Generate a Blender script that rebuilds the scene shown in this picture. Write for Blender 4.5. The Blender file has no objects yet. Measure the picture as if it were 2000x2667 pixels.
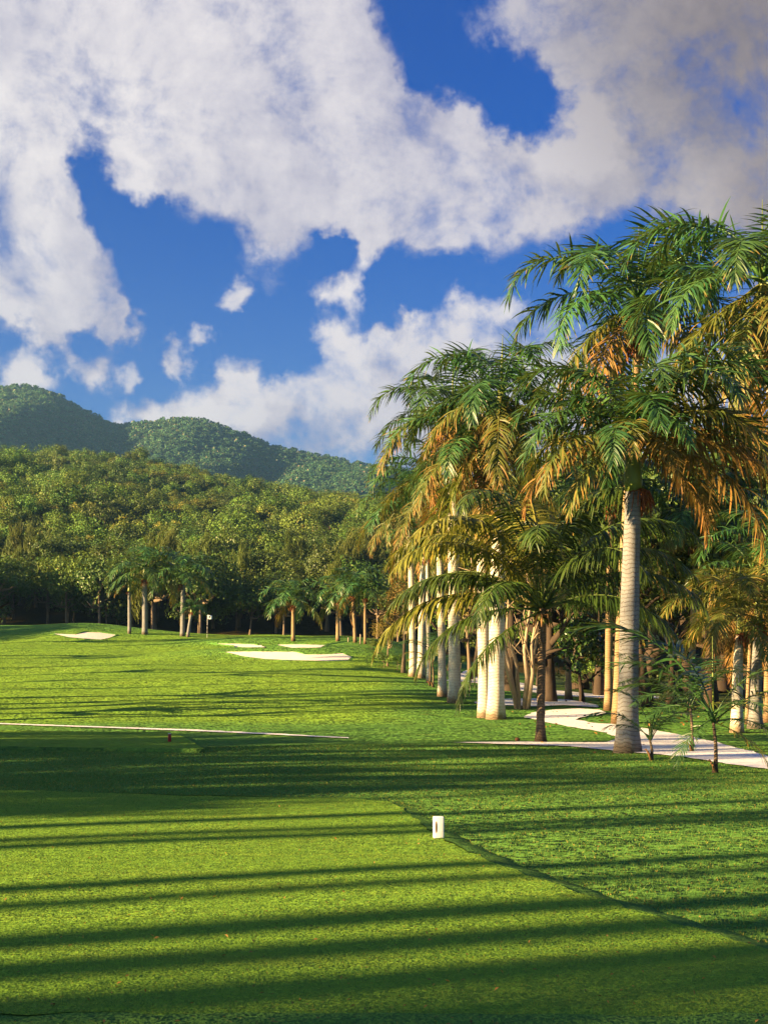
import bpy, bmesh, math, random
import numpy as np
from mathutils import Vector, Matrix
from mathutils.geometry import delaunay_2d_cdt
R = math.radians
S = bpy.context.scene
COL = S.collection
rng = np.random.default_rng(7)
random.seed(7)

# ------------------------------------------------------------------ camera
EYE = 1.7
PITCH = R(6.65)
F = 3704.0                       # focal length in photograph pixels (2000 x 2667)
cam_d = bpy.data.cameras.new('camera')
cam = bpy.data.objects.new('camera', cam_d)
COL.objects.link(cam)
cam.location = (0, 0, EYE)
cam.rotation_euler = (math.pi/2 + PITCH, 0, 0)
cam_d.sensor_fit = 'VERTICAL'
cam_d.sensor_height = 36
cam_d.lens = 50
cam_d.clip_start = 0.1
cam_d.clip_end = 20000
S.camera = cam

# ------------------------------------------------------------------ light, exposure
SUN_EL = R(14.5)
SUN_AZ = math.atan2(-0.36, -0.933)          # direction towards the sun, from +X
SUN_DIR = Vector((math.cos(SUN_AZ)*math.cos(SUN_EL), math.sin(SUN_AZ)*math.cos(SUN_EL), math.sin(SUN_EL)))
sun_d = bpy.data.lights.new('sun', 'SUN')
sun = bpy.data.objects.new('sun', sun_d)
COL.objects.link(sun)
sun_d.energy = 5.0
sun_d.angle = R(0.65)
sun_d.color = (1.0, 0.67, 0.31)
sun.rotation_euler = SUN_DIR.to_track_quat('Z', 'Y').to_euler()
sun.location = (-60, -30, 60)
S.view_settings.view_transform = 'Standard'
S.view_settings.look = 'None'
S.view_settings.exposure = 2.62
S.view_settings.gamma = 1.0
S.view_settings.use_curve_mapping = False
S.cycles.max_bounces = 6
S.cycles.transparent_max_bounces = 4
S.cycles.volume_bounces = 0


def ray(px, py):
    xc = (px-1000.0)/F
    yc = (1333.5-py)/F
    return np.array((xc, math.cos(PITCH)-yc*math.sin(PITCH), math.sin(PITCH)+yc*math.cos(PITCH)))


def P(px, py, d):
    r = ray(px, py)
    r = r*(d/r[1])
    return np.array((r[0], r[1], r[2]+EYE))


# ------------------------------------------------------------------ node helpers
class NT:
    def __init__(s, tree):
        s.t = tree
        s.n = tree.nodes
        s.l = tree.links

    def new(s, typ, **kw):
        nd = s.n.new(typ)
        for k, v in kw.items():
            setattr(nd, k, v)
        return nd

    def put(s, sock, v):
        if isinstance(v, bpy.types.NodeSocket):
            s.l.new(v, sock)
        elif isinstance(v, (tuple, list)) and len(v) == 3 and sock.type == 'RGBA':
            sock.default_value = (*v, 1)
        else:
            sock.default_value = v

    def math(s, op, a, b=0.0, c=None, clamp=False):
        nd = s.new('ShaderNodeMath', operation=op, use_clamp=clamp)
        s.put(nd.inputs[0], a)
        s.put(nd.inputs[1], b)
        if c is not None:
            s.put(nd.inputs[2], c)
        return nd.outputs[0]

    def vmath(s, op, a, b=None, scale=None):
        nd = s.new('ShaderNodeVectorMath', operation=op)
        s.put(nd.inputs[0], a)
        if b is not None:
            s.put(nd.inputs[1], b)
        if scale is not None:
            s.put(nd.inputs['Scale'], scale)
        return nd.outputs['Value'] if op in ('DISTANCE', 'DOT_PRODUCT', 'LENGTH') else nd.outputs[0]

    def mix(s, f, a, b, mode='MIX'):
        nd = s.new('ShaderNodeMix', data_type='RGBA', blend_type=mode)
        s.put(nd.inputs[0], f)
        s.put(nd.inputs[6], a)
        s.put(nd.inputs[7], b)
        return nd.outputs[2]

    def noise(s, vec, scale, detail=3, rough=0.55, dist=0.0, out='Fac'):
        nd = s.new('ShaderNodeTexNoise')
        if vec is not None:
            s.l.new(vec, nd.inputs['Vector'])
        nd.inputs['Scale'].default_value = scale
        nd.inputs['Detail'].default_value = detail
        nd.inputs['Roughness'].default_value = rough
        nd.inputs['Distortion'].default_value = dist
        return nd.outputs[out]

    def remap(s, v, a, b, c=0.0, d=1.0, smooth=False):
        nd = s.new('ShaderNodeMapRange', interpolation_type='SMOOTHSTEP' if smooth else 'LINEAR')
        s.put(nd.inputs['Value'], v)
        for k, x in zip(('From Min', 'From Max', 'To Min', 'To Max'), (a, b, c, d)):
            s.put(nd.inputs[k], x)
        return nd.outputs[0]

    def attr(s, name, out='Fac'):
        nd = s.new('ShaderNodeAttribute', attribute_name=name)
        return nd.outputs[out]

    def geo(s, out='Position'):
        return s.new('ShaderNodeNewGeometry').outputs[out]

    def coord(s, out='Object'):
        return s.new('ShaderNodeTexCoord').outputs[out]

    def objrand(s):
        return s.new('ShaderNodeObjectInfo').outputs['Random']


def material(name):
    m = bpy.data.materials.new(name)
    m.use_nodes = True
    t = NT(m.node_tree)
    t.n.clear()
    t.out = t.new('ShaderNodeOutputMaterial')
    return m, t


def principled(t, color, rough=0.7, spec=0.3, normal=None):
    b = t.new('ShaderNodeBsdfPrincipled')
    t.put(b.inputs['Base Color'], color)
    t.put(b.inputs['Roughness'], rough)
    t.put(b.inputs['Specular IOR Level'], spec)
    if normal is not None:
        t.put(b.inputs['Normal'], normal)
    return b


# ------------------------------------------------------------------ sky with clouds
world = bpy.data.worlds.new('World')
S.world = world
world.use_nodes = True
w = NT(world.node_tree)
w.n.clear()
wout = w.new('ShaderNodeOutputWorld')
bg = w.new('ShaderNodeBackground')
SKY_K = 0.10
bg.inputs['Strength'].default_value = SKY_K
sky = w.new('ShaderNodeTexSky', sky_type='NISHITA')
sky.sun_disc = False
sky.sun_elevation = SUN_EL
sky.sun_rotation = math.pi/2 - SUN_AZ
sky.altitude = 0
sky.air_density = 1.0
sky.dust_density = 0.6
sky.ozone_density = 3.0


def blob(px, py, r, wt=1.0):
    d = ray(px, py)
    d = d/np.linalg.norm(d)
    return (tuple(d), r/F, wt)


CLOUD = [blob(*b) for b in [
    # high cloud sheet
    (-150, 60, 420), (150, 20, 330), (420, 60, 330), (700, 40, 330), (930, -60, 230), (240, 190, 250), (480, 220, 260), (620, 330, 260), (800, 300, 260),
    (960, 330, 270), (1120, 370, 260), (1230, 470, 230), (1000, 520, 190), (760, 480, 190), (560, 440, 170), (420, 380, 140), (330, 440, 90),
    (1370, 520, 190), (1480, 480, 170), (1590, 430, 180, .7), (960, 620, 80, .7), (1150, 600, 110, .8),
    (20, 420, 250), (90, 540, 190), (230, 640, 110), (-120, 500, 300), (660, 590, 75, .6),
    # brown thick cloud at the upper right
    (1400, 20, 260), (1600, 60, 300), (1850, 100, 380), (1950, 300, 330), (1750, 300, 220), (1900, 470, 200), (2150, 450, 350), (1560, 230, 130, .6), (1700, 480, 160, .6),
    # small low clouds
    (60, 740, 120, 1.3), (130, 790, 100, 1.3), (20, 800, 80, 1.1), (250, 800, 115, 1.3), (285, 850, 90, 1.2), (110, 895, 55, 1.1), (885, 730, 90, 1.2), (605, 765, 60, 1.2), (545, 845, 55, 1.1),
    (480, 925, 62, 1.1), (650, 930, 70, 1.1), (245, 985, 60, 1.1), (40, 985, 80, 1.1), (170, 960, 50, .9), (350, 985, 50, .9), (640, 1000, 50, .9),
    # bank of cumulus over the ridge
    (330, 1090, 70), (440, 1080, 85), (560, 1060, 90), (680, 1060, 105), (800, 1030, 120), (920, 1000, 125), (1040, 960, 125), (1000, 1090, 150), (1150, 930, 120),
    (1180, 1080, 190), (1350, 1050, 240), (840, 880, 75, .9), (910, 880, 85), (1010, 900, 85), (1220, 815, 75, .9), (1310, 815, 75, .9), (1180, 775, 45, .6),
    (860, 1150, 120), (700, 1150, 90, .7), (1600, 1150, 300), (1900, 1000, 200, .6),
    # clearings
    (80, 130, 80, -.8), (1085, 100, 110, -.9), (890, 190, 70, -.7), (1120, 190, 95, -.75), (1270, 240, 130, -.95), (1400, 280, 110, -.8), (260, 380, 120, -1.0),
    (220, 480, 80, -.8), (430, 170, 60, -.6), (1400, 420, 90, -.5), (310, 560, 100, -.9), (1030, -20, 90, -.8), (1650, 250, 60, -.5), (720, 1100, 30, -.3), (860, 662, 85, -1.5), (700, 880, 110, -.6), (420, 760, 110, -.7), (400, 960, 60, -.4), (1080, 790, 60, -.6), (1000, 740, 90, -.5), (430, 850, 60, -.4), (760, 800, 60, -.5)]]


def cloud_density(t, vec):
    """Sum of soft blobs round fixed directions of the sky."""
    acc = None
    for d, r, wt in CLOUD:
        ds = t.vmath('DISTANCE', vec, d)
        v = t.remap(ds, r*1.2, r*0.15, 0.0, wt*0.95, smooth=True)
        acc = v if acc is None else t.math('ADD', acc, v)
    return acc


grp = bpy.data.node_groups.new('cloud_field', 'ShaderNodeTree')
grp.interface.new_socket('Vector', in_out='INPUT', socket_type='NodeSocketVector')
grp.interface.new_socket('Cover', in_out='OUTPUT', socket_type='NodeSocketFloat')
g = NT(grp)
gin, gout = g.new('NodeGroupInput'), g.new('NodeGroupOutput')
v0 = gin.outputs[0]
wob = g.noise(v0, 9.0, 4, 0.6, out='Color')
wob = g.vmath('SUBTRACT', wob, (0.5, 0.5, 0.5))
wob2 = g.vmath('SUBTRACT', g.noise(v0, 42.0, 4, 0.6, out='Color'), (0.5, 0.5, 0.5))
v1 = g.vmath('ADD', v0, g.vmath('SCALE', wob, scale=0.05))
v1 = g.vmath('ADD', v1, g.vmath('SCALE', wob2, scale=0.035))
dens = g.math('MINIMUM', cloud_density(g, v1), 1.1)
f1 = g.noise(v0, 13.0, 10, 0.66, 0.25)
f2 = g.noise(v0, 40.0, 8, 0.66)
ff = g.math('ADD', g.math('MULTIPLY', g.math('SUBTRACT', f1, 0.5), 2.9), g.math('MULTIPLY', g.math('SUBTRACT', f2, 0.5), 1.1))
g.l.new(g.math('ADD', dens, ff), gout.inputs[0])

tc = w.coord('Generated')
dirv = w.vmath('NORMALIZE', tc)


def field(vec):
    nd = w.new('ShaderNodeGroup')
    nd.node_tree = grp
    w.l.new(vec, nd.inputs[0])
    return nd.outputs[0]


c0 = field(dirv)
off = tuple(np.array((-0.75, 0.15, 0.55))*0.045)
c1 = field(w.vmath('NORMALIZE', w.vmath('ADD', dirv, off)))
# outside the cloud layout the same broken cover goes on
ahead = w.vmath('DOT_PRODUCT', dirv, tuple(ray(1000, 700)/np.linalg.norm(ray(1000, 700))))
broken = w.math('MULTIPLY', w.remap(ahead, 0.90, 0.80, 0, 1, True), w.remap(w.noise(dirv, 3.2, 7, 0.6), 0.50, 0.66, 0, 0.8))
c0 = w.math('ADD', c0, broken)
alpha = w.remap(c0, 0.10, 1.20, 0, 1, True)
lit = w.remap(w.math('SUBTRACT', c0, c1), -0.55, 0.60, 0, 1)
thick = w.remap(w.noise(dirv, 5.0, 3, 0.5), 0.33, 0.68)
bright = w.math('ADD', w.math('MULTIPLY', lit, 0.5), w.math('MULTIPLY', w.math('SUBTRACT', 1.0, thick), 0.5))
ccol = w.mix(bright, (0.36, 0.35, 0.48), (0.88, 0.82, 0.80))
dd = None
for px, py, r in ((2050, 40, 900), (2150, 480, 620)):
    d, rr, _ = blob(px, py, r)
    v = w.remap(w.vmath('DISTANCE', dirv, d), rr, rr*0.15, 0, 1, True)
    dd = v if dd is None else w.math('MAXIMUM', dd, v)
ccol = w.mix(w.math('MULTIPLY', dd, 0.9), ccol, w.mix(bright, (0.17, 0.14, 0.15), (0.34, 0.27, 0.25)))
ccol = w.mix(1.0, ccol, (1/SKY_K*0.18,)*3, 'MULTIPLY')
hsv = w.new('ShaderNodeHueSaturation')
hsv.inputs['Hue'].default_value = 0.532
hsv.inputs['Saturation'].default_value = 1.45
hsv.inputs['Value'].default_value = 0.26
w.l.new(sky.outputs[0], hsv.inputs['Color'])
skyc = hsv.outputs[0]
w.l.new(w.mix(alpha, skyc, ccol), bg.inputs['Color'])
w.l.new(bg.outputs[0], wout.inputs['Surface'])


# ------------------------------------------------------------------ ground form
def sst(a, b, v):
    t = np.clip((v-a)/(b-a), 0, 1)
    return t*t*(3-2*t)


_wr = np.random.default_rng(3)
WAVES = [(2*math.pi/lam, th, ph, am) for lam, th, ph, am in zip(
    _wr.uniform(7, 26, 14), _wr.uniform(0, math.pi, 14), _wr.uniform(0, 6.28, 14), _wr.uniform(.5, 1, 14))]
HW = [(2*math.pi/lam, th, ph, am) for lam, th, ph, am in zip(
    _wr.uniform(45, 140, 10), _wr.uniform(0, math.pi, 10), _wr.uniform(0, 6.28, 10), _wr.uniform(.5, 1, 10))]


def waves(W, x, y):
    z = 0
    for k, th, ph, am in W:
        z = z + am*np.sin(k*(x*math.cos(th)+y*math.sin(th))+ph)
    return z/len(W)**.5


MOUNDS = [(-35, 156, 1.7, 13, 7), (-7.5, 111, 1.0, 8, 4.5), (-.5, 121, 1.3, 5.5, 8), (-11, 134, .8, 10, 4), (-60, 160, 1.2, 14, 8), (2, 140, .9, 7, 9)]


def H(x, y):
    x = np.asarray(x, float)
    y = np.asarray(y, float)
    lat = sst(19, -6, x)
    yy = np.clip(y-53, 0, 114)
    ramp = 0.061*(np.sqrt(yy*yy+16)-4)
    z = ramp*lat + (1-lat)*0.016*np.clip(y-45, 0, 170)
    z = z - 0.025 - 0.02*sst(7.6, 9.5, y) - 0.12*sst(20, 30, y)*(1-sst(45, 62, y))
    z = z + waves(WAVES, x, y)*(0.03*sst(8, 20, y)*(1-sst(40, 60, y)) + 0.07*sst(20, 60, y) + 0.07*sst(60, 130, y))
    for mx, my, a, sx, sy in MOUNDS:
        z = z + a*np.exp(-((x-mx)/sx)**2-((y-my)/sy)**2)
    t = (y-186)/364.0
    crest = 80-0.17*(x+148)+4*waves(HW, x, x*0)
    crest = np.clip(crest, 18, 110)
    p = np.where(t < 1, np.clip(t, 0, 1)*(1.28-.28*np.clip(t, 0, 1)), np.clip(1-(t-1)*.9, 0.1, 1))
    z = z + crest*p + 2.2*waves(HW, x, y)*sst(190, 260, y)
    return z


DS = np.concatenate([np.linspace(5, 40, 1500), np.linspace(40, 260, 3000)[1:]])


def G(px, py):
    """The point of the ground that the photograph shows at this pixel."""
    r = ray(px, py)
    xs = r[0]/r[1]*DS
    zs = r[2]/r[1]*DS+EYE
    below = zs < H(xs, DS)
    i = int(np.argmax(below)) if below.any() else len(DS)-1
    if i > 0:
        a = zs[i-1]-H(xs[i-1], DS[i-1])
        b = H(xs[i], DS[i])-zs[i]
        f = a/(a+b) if a+b > 1e-9 else 0
        d = DS[i-1]+(DS[i]-DS[i-1])*float(f)
    else:
        d = DS[0]
    x = r[0]/r[1]*d
    return np.array((x, d, float(H(x, d))))


# ------------------------------------------------------------------ mesh helpers
def mesh_np(name, verts, faces, attrs=None, smooth=False, mats=None, midx=None):
    """faces: list of (n, k) int arrays."""
    me = bpy.data.meshes.new(name)
    verts = np.asarray(verts, np.float32)
    me.vertices.add(len(verts))
    me.vertices.foreach_set('co', verts.ravel())
    faces = [np.asarray(f, np.int32) for f in faces if len(f)]
    loops = np.concatenate([f.ravel() for f in faces])
    sizes = np.concatenate([np.full(len(f), f.shape[1], np.int32) for f in faces])
    starts = np.concatenate([[0], np.cumsum(sizes)[:-1]]).astype(np.int32)
    me.loops.add(len(loops))
    me.loops.foreach_set('vertex_index', loops)
    me.polygons.add(len(sizes))
    me.polygons.foreach_set('loop_start', starts)
    me.polygons.foreach_set('loop_total', sizes)
    if smooth:
        me.polygons.foreach_set('use_smooth', np.ones(len(sizes), bool))
    if midx is not None:
        me.polygons.foreach_set('material_index', np.asarray(midx, np.int32))
    for k, v in (attrs or {}).items():
        a = me.attributes.new(k, 'FLOAT', 'POINT')
        a.data.foreach_set('value', np.asarray(v, np.float32))
    for m in (mats or []):
        me.materials.append(m)
    me.update(calc_edges=True)
    me.validate()
    return me


def link(name, me, parent=None, loc=None, **props):
    o = bpy.data.objects.new(name, me)
    COL.objects.link(o)
    if parent is not None:
        o.parent = parent
    if loc is not None:
        o.location = loc
    for k, v in props.items():
        o[k] = v
    return o


def thing(name, label, cat, loc, group=None, rz=0.0):
    o = bpy.data.objects.new(name, None)
    COL.objects.link(o)
    o.empty_display_size = 0.3
    o.location = loc
    o.rotation_euler = (0, 0, rz)
    o['label'] = label
    o['category'] = cat
    if group:
        o['group'] = group
    return o


class MB:
    """Collects tubes, boxes and quads into one mesh."""
    def __init__(s):
        s.v, s.q, s.t, s.n = [], [], [], 0
        s.at = []

    def add(s, v, quads=(), tris=(), val=0.0):
        v = np.asarray(v, float)
        s.v.append(v)
        if len(quads):
            s.q.append(np.asarray(quads, int)+s.n)
        if len(tris):
            s.t.append(np.asarray(tris, int)+s.n)
        s.at.append(np.full(len(v), val) if np.isscalar(val) else np.asarray(val))
        s.n += len(v)

    def tube(s, pts, rad, n=8, cap=True, val=0.0, wob=0.0):
        pts = np.asarray(pts, float)
        rad = np.broadcast_to(np.asarray(rad, float), (len(pts),))
        tg = np.gradient(pts, axis=0)
        tg /= np.linalg.norm(tg, axis=1)[:, None]+1e-12
        up = np.array((0, 0, 1.0)) if abs(tg[0][2]) < .9 else np.array((1.0, 0, 0))
        vs = []
        for p, t, r in zip(pts, tg, rad):
            a = np.cross(t, up)
            a /= np.linalg.norm(a)+1e-12
            b = np.cross(t, a)
            ang = np.linspace(0, 2*math.pi, n, endpoint=False)
            rr = r*(1+wob*rng.normal(size=n)) if wob else r
            vs.append(p+(np.cos(ang)*rr)[:, None]*a+(np.sin(ang)*rr)[:, None]*b)
            up = -b if abs(np.dot(up, t)) > .95 else up
        vs = np.concatenate(vs)
        m = len(pts)
        i = np.arange(n)
        j = (i+1) % n
        qs = np.concatenate([np.stack([k*n+i, k*n+j, (k+1)*n+j, (k+1)*n+i], 1) for k in range(m-1)])
        tr = []
        if cap:
            vs = np.concatenate([vs, pts[-1:], pts[:1]])
            tr = np.concatenate([np.stack([(m-1)*n+i, (m-1)*n+j, np.full(n, m*n)], 1), np.stack([j, i, np.full(n, m*n+1)], 1)])
        s.add(vs, qs, tr, val)

    def box(s, c, e, val=0.0):
        c, e = np.asarray(c, float), np.asarray(e, float)/2
        sg = np.array([(-1, -1, -1), (1, -1, -1), (1, 1, -1), (-1, 1, -1), (-1, -1, 1), (1, -1, 1), (1, 1, 1), (-1, 1, 1)])
        s.add(c+sg*e, [(0, 3, 2, 1), (4, 5, 6, 7), (0, 1, 5, 4), (1, 2, 6, 5), (2, 3, 7, 6), (3, 0, 4, 7)], (), val)

    def mesh(s, name, mats=None, smooth=True, attr='tone'):
        return mesh_np(name, np.concatenate(s.v), [np.concatenate(s.q) if s.q else [], np.concatenate(s.t) if s.t else []],
                       {attr: np.concatenate(s.at)}, smooth, mats)


# ------------------------------------------------------------------ materials
def leafy(name, dark, lightc, odd=None, rough=0.55, spec=0.25, trans=0.3, var=0.35, oddw=0.25, scale=None):
    """Leaf material: per-leaf tone (attribute), per-plant shift (object random)."""
    m, t = material(name)
    tone = t.attr('tone')
    col = t.mix(tone, dark, lightc)
    rnd = t.objrand()
    if odd is not None:
        f = t.math('MULTIPLY', t.remap(t.attr('dry'), 0.0, 1.0), oddw*4) if oddw < 0 else t.remap(t.attr('dry'), 1.0-oddw, 1.0, 0, 0.85)
        col = t.mix(f, col, odd)
    h = t.new('ShaderNodeHueSaturation')
    t.l.new(t.remap(rnd, 0, 1, 0.5-0.028*var/.35, 0.5+0.022*var/.35), h.inputs['Hue'])
    t.l.new(t.remap(t.math('FRACT', t.math('MULTIPLY', rnd, 7.31)), 0, 1, 1-var, 1+var), h.inputs['Value'])
    t.l.new(col, h.inputs['Color'])
    col = h.outputs[0]
    b = principled(t, col, rough, spec)
    tr = t.new('ShaderNodeBsdfTranslucent')
    t.l.new(t.mix(0.5, col, (0.16, 0.19, 0.01)), tr.inputs['Color'])
    mx = t.new('ShaderNodeMixShader')
    mx.inputs[0].default_value = trans
    t.l.new(b.outputs[0], mx.inputs[1])
    t.l.new(tr.outputs[0], mx.inputs[2])
    t.l.new(mx.outputs[0], t.out.inputs['Surface'])
    return m


M = {}
M['palm_green'] = leafy('palm_green', (0.014, 0.065, 0.022), (0.06, 0.14, 0.03), (0.30, 0.17, 0.035), 0.42, 0.4, 0.2, 0.2, 0.16)
M['palm_gold'] = leafy('palm_gold', (0.045, 0.09, 0.018), (0.15, 0.16, 0.03), (0.40, 0.20, 0.045), 0.5, 0.35, 0.28, 0.2, 0.5)
M['palm_dry'] = leafy('palm_dry', (0.09, 0.075, 0.02), (0.27, 0.16, 0.04), (0.46, 0.21, 0.055), 0.6, 0.25, 0.3, 0.2, 0.5)
M['coconut_green'] = leafy('coconut_green', (0.018, 0.052, 0.012), (0.07, 0.115, 0.018), (0.30, 0.20, 0.03), 0.42, 0.4, 0.2, 0.15, 0.12)
M['coconut_yellow'] = leafy('coconut_yellow', (0.075, 0.105, 0.016), (0.22, 0.21, 0.028), (0.36, 0.24, 0.03), 0.42, 0.4, 0.25, 0.15, 0.25)
M['sapling_green'] = leafy('sapling_green', (0.02, 0.065, 0.02), (0.05, 0.12, 0.03), (0.22, 0.14, 0.04), 0.4, 0.4, 0.25, 0.15, 0.1)
M['leaf_olive'] = leafy('leaf_olive', (0.035, 0.095, 0.016), (0.135, 0.225, 0.034), (0.20, 0.18, 0.035), 0.55, 0.25, 0.25, 0.35, 0.08)
M['leaf_gold'] = leafy('leaf_gold', (0.065, 0.105, 0.018), (0.20, 0.235, 0.034), (0.28, 0.20, 0.04), 0.55, 0.25, 0.25, 0.3, 0.25)
M['leaf_dark'] = leafy('leaf_dark', (0.022, 0.06, 0.013), (0.095, 0.15, 0.026), None, 0.5, 0.3, 0.2, 0.3)
M['leaf_feather'] = leafy('leaf_feather', (0.045, 0.075, 0.014), (0.12, 0.15, 0.03), None, 0.6, 0.2, 0.3, 0.25)
M['leaf_twig'] = leafy('leaf_twig', (0.12, 0.085, 0.02), (0.27, 0.19, 0.05), (0.10, 0.13, 0.02), 0.6, 0.2, 0.3, 0.2, 0.3)
M['leaf_glossy'] = leafy('leaf_glossy', (0.012, 0.045, 0.012), (0.05, 0.11, 0.02), (0.22, 0.17, 0.02), 0.3, 0.5, 0.15, 0.15, 0.12)
M['scrub'] = leafy('scrub', (0.025, 0.10, 0.045), (0.085, 0.18, 0.07), (0.22, 0.17, 0.11), 0.6, 0.2, 0.2, 0.3, 0.12)


def grass_mat(name, near):
    """Turf: blades stand up, so the shading normal is scattered strongly; colour varies in patches, dry flecks."""
    m, t = material(name)
    pos = t.geo()
    zone = t.attr('zone')       # 0 rough, 1 mown
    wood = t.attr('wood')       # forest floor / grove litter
    big = t.noise(pos, 0.12, 4, 0.6)
    mid = t.noise(pos, 1.3, 4, 0.65)
    st = t.vmath('MULTIPLY', pos, (0.35, 1.6, 1.0))
    strk = t.noise(st, 1.1, 5, 0.7)
    fine = t.noise(pos, 38.0, 3, 0.75)
    flk = t.noise(pos, 17.0, 2, 0.6)
    rough = t.mix(mid, (0.07, 0.195, 0.037), (0.105, 0.22, 0.04))
    rough = t.mix(t.remap(strk, 0.55, 0.8, 0, 0.7), rough, (0.18, 0.185, 0.04))
    mown = t.mix(big, (0.135, 0.275, 0.03), (0.18, 0.305, 0.032))
    mown = t.mix(t.remap(strk, 0.5, 0.8, 0, 0.55), mown, (0.24, 0.28, 0.036))
    col = t.mix(zone, rough, mown)
    col = t.mix(t.remap(fine, 0.3, 0.7, 0.0, 0.4), col, t.mix(0.5, col, (0.02, 0.06, 0.01)))
    dry = t.math('MULTIPLY', t.remap(flk, 0.64, 0.74), t.remap(t.noise(pos, 0.9, 3, 0.6), 0.42, 0.62))
    col = t.mix(t.math('MULTIPLY', dry, 0.7), col, (0.30, 0.20, 0.045))
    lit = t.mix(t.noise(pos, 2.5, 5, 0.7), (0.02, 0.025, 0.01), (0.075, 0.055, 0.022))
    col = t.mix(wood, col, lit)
    # scattered normal of standing blades
    n1 = t.noise(pos, 55.0 if near else 9.0, 2, 0.7, out='Color')
    n2 = t.noise(pos, 8.0 if near else 1.7, 4, 0.75, out='Color')
    sc = t.vmath('SUBTRACT', n1, (0.5, 0.5, 0.5))
    sc = t.vmath('ADD', t.vmath('MULTIPLY', sc, (4.2, 4.2, 0.0)), t.vmath('MULTIPLY', t.vmath('SUBTRACT', n2, (0.5, 0.5, 0.5)), (1.6, 1.6, 0)))
    nn = t.vmath('NORMALIZE', t.vmath('ADD', t.geo('Normal'), sc))
    b = principled(t, col, 0.9, 0.03, nn)
    t.l.new(b.outputs[0], t.out.inputs['Surface'])
    return m


M['ground'] = grass_mat('ground_turf', False)
M['tee'] = grass_mat('tee_turf', True)


def sand_mat(name, a, bcol, sc):
    m, t = material(name)
    pos = t.geo()
    n = t.noise(pos, sc, 5, 0.65)
    col = t.mix(n, a, bcol)
    col = t.mix(t.remap(t.noise(pos, sc*9, 3, 0.7), 0.62, 0.75, 0, 0.5), col, (0.33, 0.27, 0.19))
    bp = t.new('ShaderNodeBump')
    bp.inputs['Strength'].default_value = 0.7
    bp.inputs['Distance'].default_value = 0.06
    t.l.new(t.noise(pos, sc*4, 5, 0.7), bp.inputs['Height'])
    b = principled(t, col, 0.9, 0.1, bp.outputs[0])
    t.l.new(b.outputs[0], t.out.inputs['Surface'])
    return m


M['sand'] = sand_mat('bunker_sand', (0.62, 0.57, 0.47), (0.74, 0.70, 0.61), 0.6)
M['path'] = sand_mat('path_gravel', (0.64, 0.64, 0.64), (0.77, 0.77, 0.76), 0.9)


def trunk_mat(name, base, dark, stain, ring=9.0, contrast=0.35):
    """Palm trunk: leaf-scar rings, blotches, a brown weathered foot."""
    m, t = material(name)
    pos = t.coord('Object')
    z = t.new('ShaderNodeSeparateXYZ')
    t.l.new(pos, z.inputs[0])
    warp = t.noise(t.vmath('MULTIPLY', pos, (3, 3, 1.1)), 1.0, 3, 0.6)
    ph = t.math('ADD', t.math('MULTIPLY', z.outputs[2], ring), t.math('MULTIPLY', warp, 2.6))
    fr = t.math('FRACT', ph)
    line = t.remap(t.math('ABSOLUTE', t.math('SUBTRACT', fr, 0.5)), 0.0, 0.16, 1, 0, True)
    blot = t.noise(t.vmath('MULTIPLY', pos, (1, 1, 0.5)), 4.0, 5, 0.7)
    band = t.noise(t.vmath('MULTIPLY', pos, (0.4, 0.4, 3.0)), 1.6, 4, 0.65)
    rnd = t.objrand()
    col = t.mix(t.remap(blot, 0.35, 0.7), base, dark)
    col = t.mix(t.remap(band, 0.45, 0.7, 0, 0.75), col, dark)
    big = t.noise(t.vmath('MULTIPLY', pos, (1.4, 1.4, 0.5)), 2.2, 4, 0.7)
    col = t.mix(t.remap(big, 0.5, 0.72, 0, 0.5), col, t.mix(0.5, dark, stain))
    col = t.mix(t.math('MULTIPLY', line, contrast), col, stain)
    spots = t.remap(t.noise(t.vmath('MULTIPLY', pos, (1, 1, 0.45)), 11.0, 3, 0.6), 0.66, 0.74)
    col = t.mix(t.math('MULTIPLY', spots, 0.75), col, stain)
    foot = t.math('ADD', z.outputs[2], t.math('MULTIPLY', t.math('SUBTRACT', blot, 0.5), 0.9))
    col = t.mix(t.remap(foot, 0.42, 0.08, 0, 0.85, True), col, stain)
    bp = t.new('ShaderNodeBump')
    bp.inputs['Strength'].default_value = 0.6
    bp.inputs['Distance'].default_value = 0.02
    t.l.new(t.math('SUBTRACT', t.math('MULTIPLY', blot, 0.5), line), bp.inputs['Height'])
    b = principled(t, col, 0.8, 0.2, bp.outputs[0])
    t.l.new(b.outputs[0], t.out.inputs['Surface'])
    return m


M['trunk_grey'] = trunk_mat('trunk_grey', (0.21, 0.215, 0.22), (0.135, 0.14, 0.145), (0.09, 0.07, 0.05), 9.0, .6)
M['trunk_white'] = trunk_mat('trunk_white', (0.55, 0.52, 0.45), (0.41, 0.38, 0.31), (0.20, 0.13, 0.07), 8.0, 0.45)
M['trunk_tan'] = trunk_mat('trunk_tan', (0.30, 0.21, 0.12), (0.21, 0.14, 0.075), (0.10, 0.06, 0.03), 10.0, 0.45)
M['trunk_coconut'] = trunk_mat('trunk_coconut', (0.17, 0.125, 0.085), (0.095, 0.068, 0.045), (0.04, 0.028, 0.018), 13.0, 0.8)


def simple(name, a, b2, sc=6.0, rough=0.7, spec=0.25, bump=0.3):
    m, t = material(name)
    pos = t.coord('Object')
    n = t.noise(pos, sc, 5, 0.65)
    bp = t.new('ShaderNodeBump')
    bp.inputs['Strength'].default_value = bump
    bp.inputs['Distance'].default_value = 0.02
    t.l.new(n, bp.inputs['Height'])
    b = principled(t, t.mix(n, a, b2), rough, spec, bp.outputs[0])
    t.l.new(b.outputs[0], t.out.inputs['Surface'])
    return m


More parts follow.
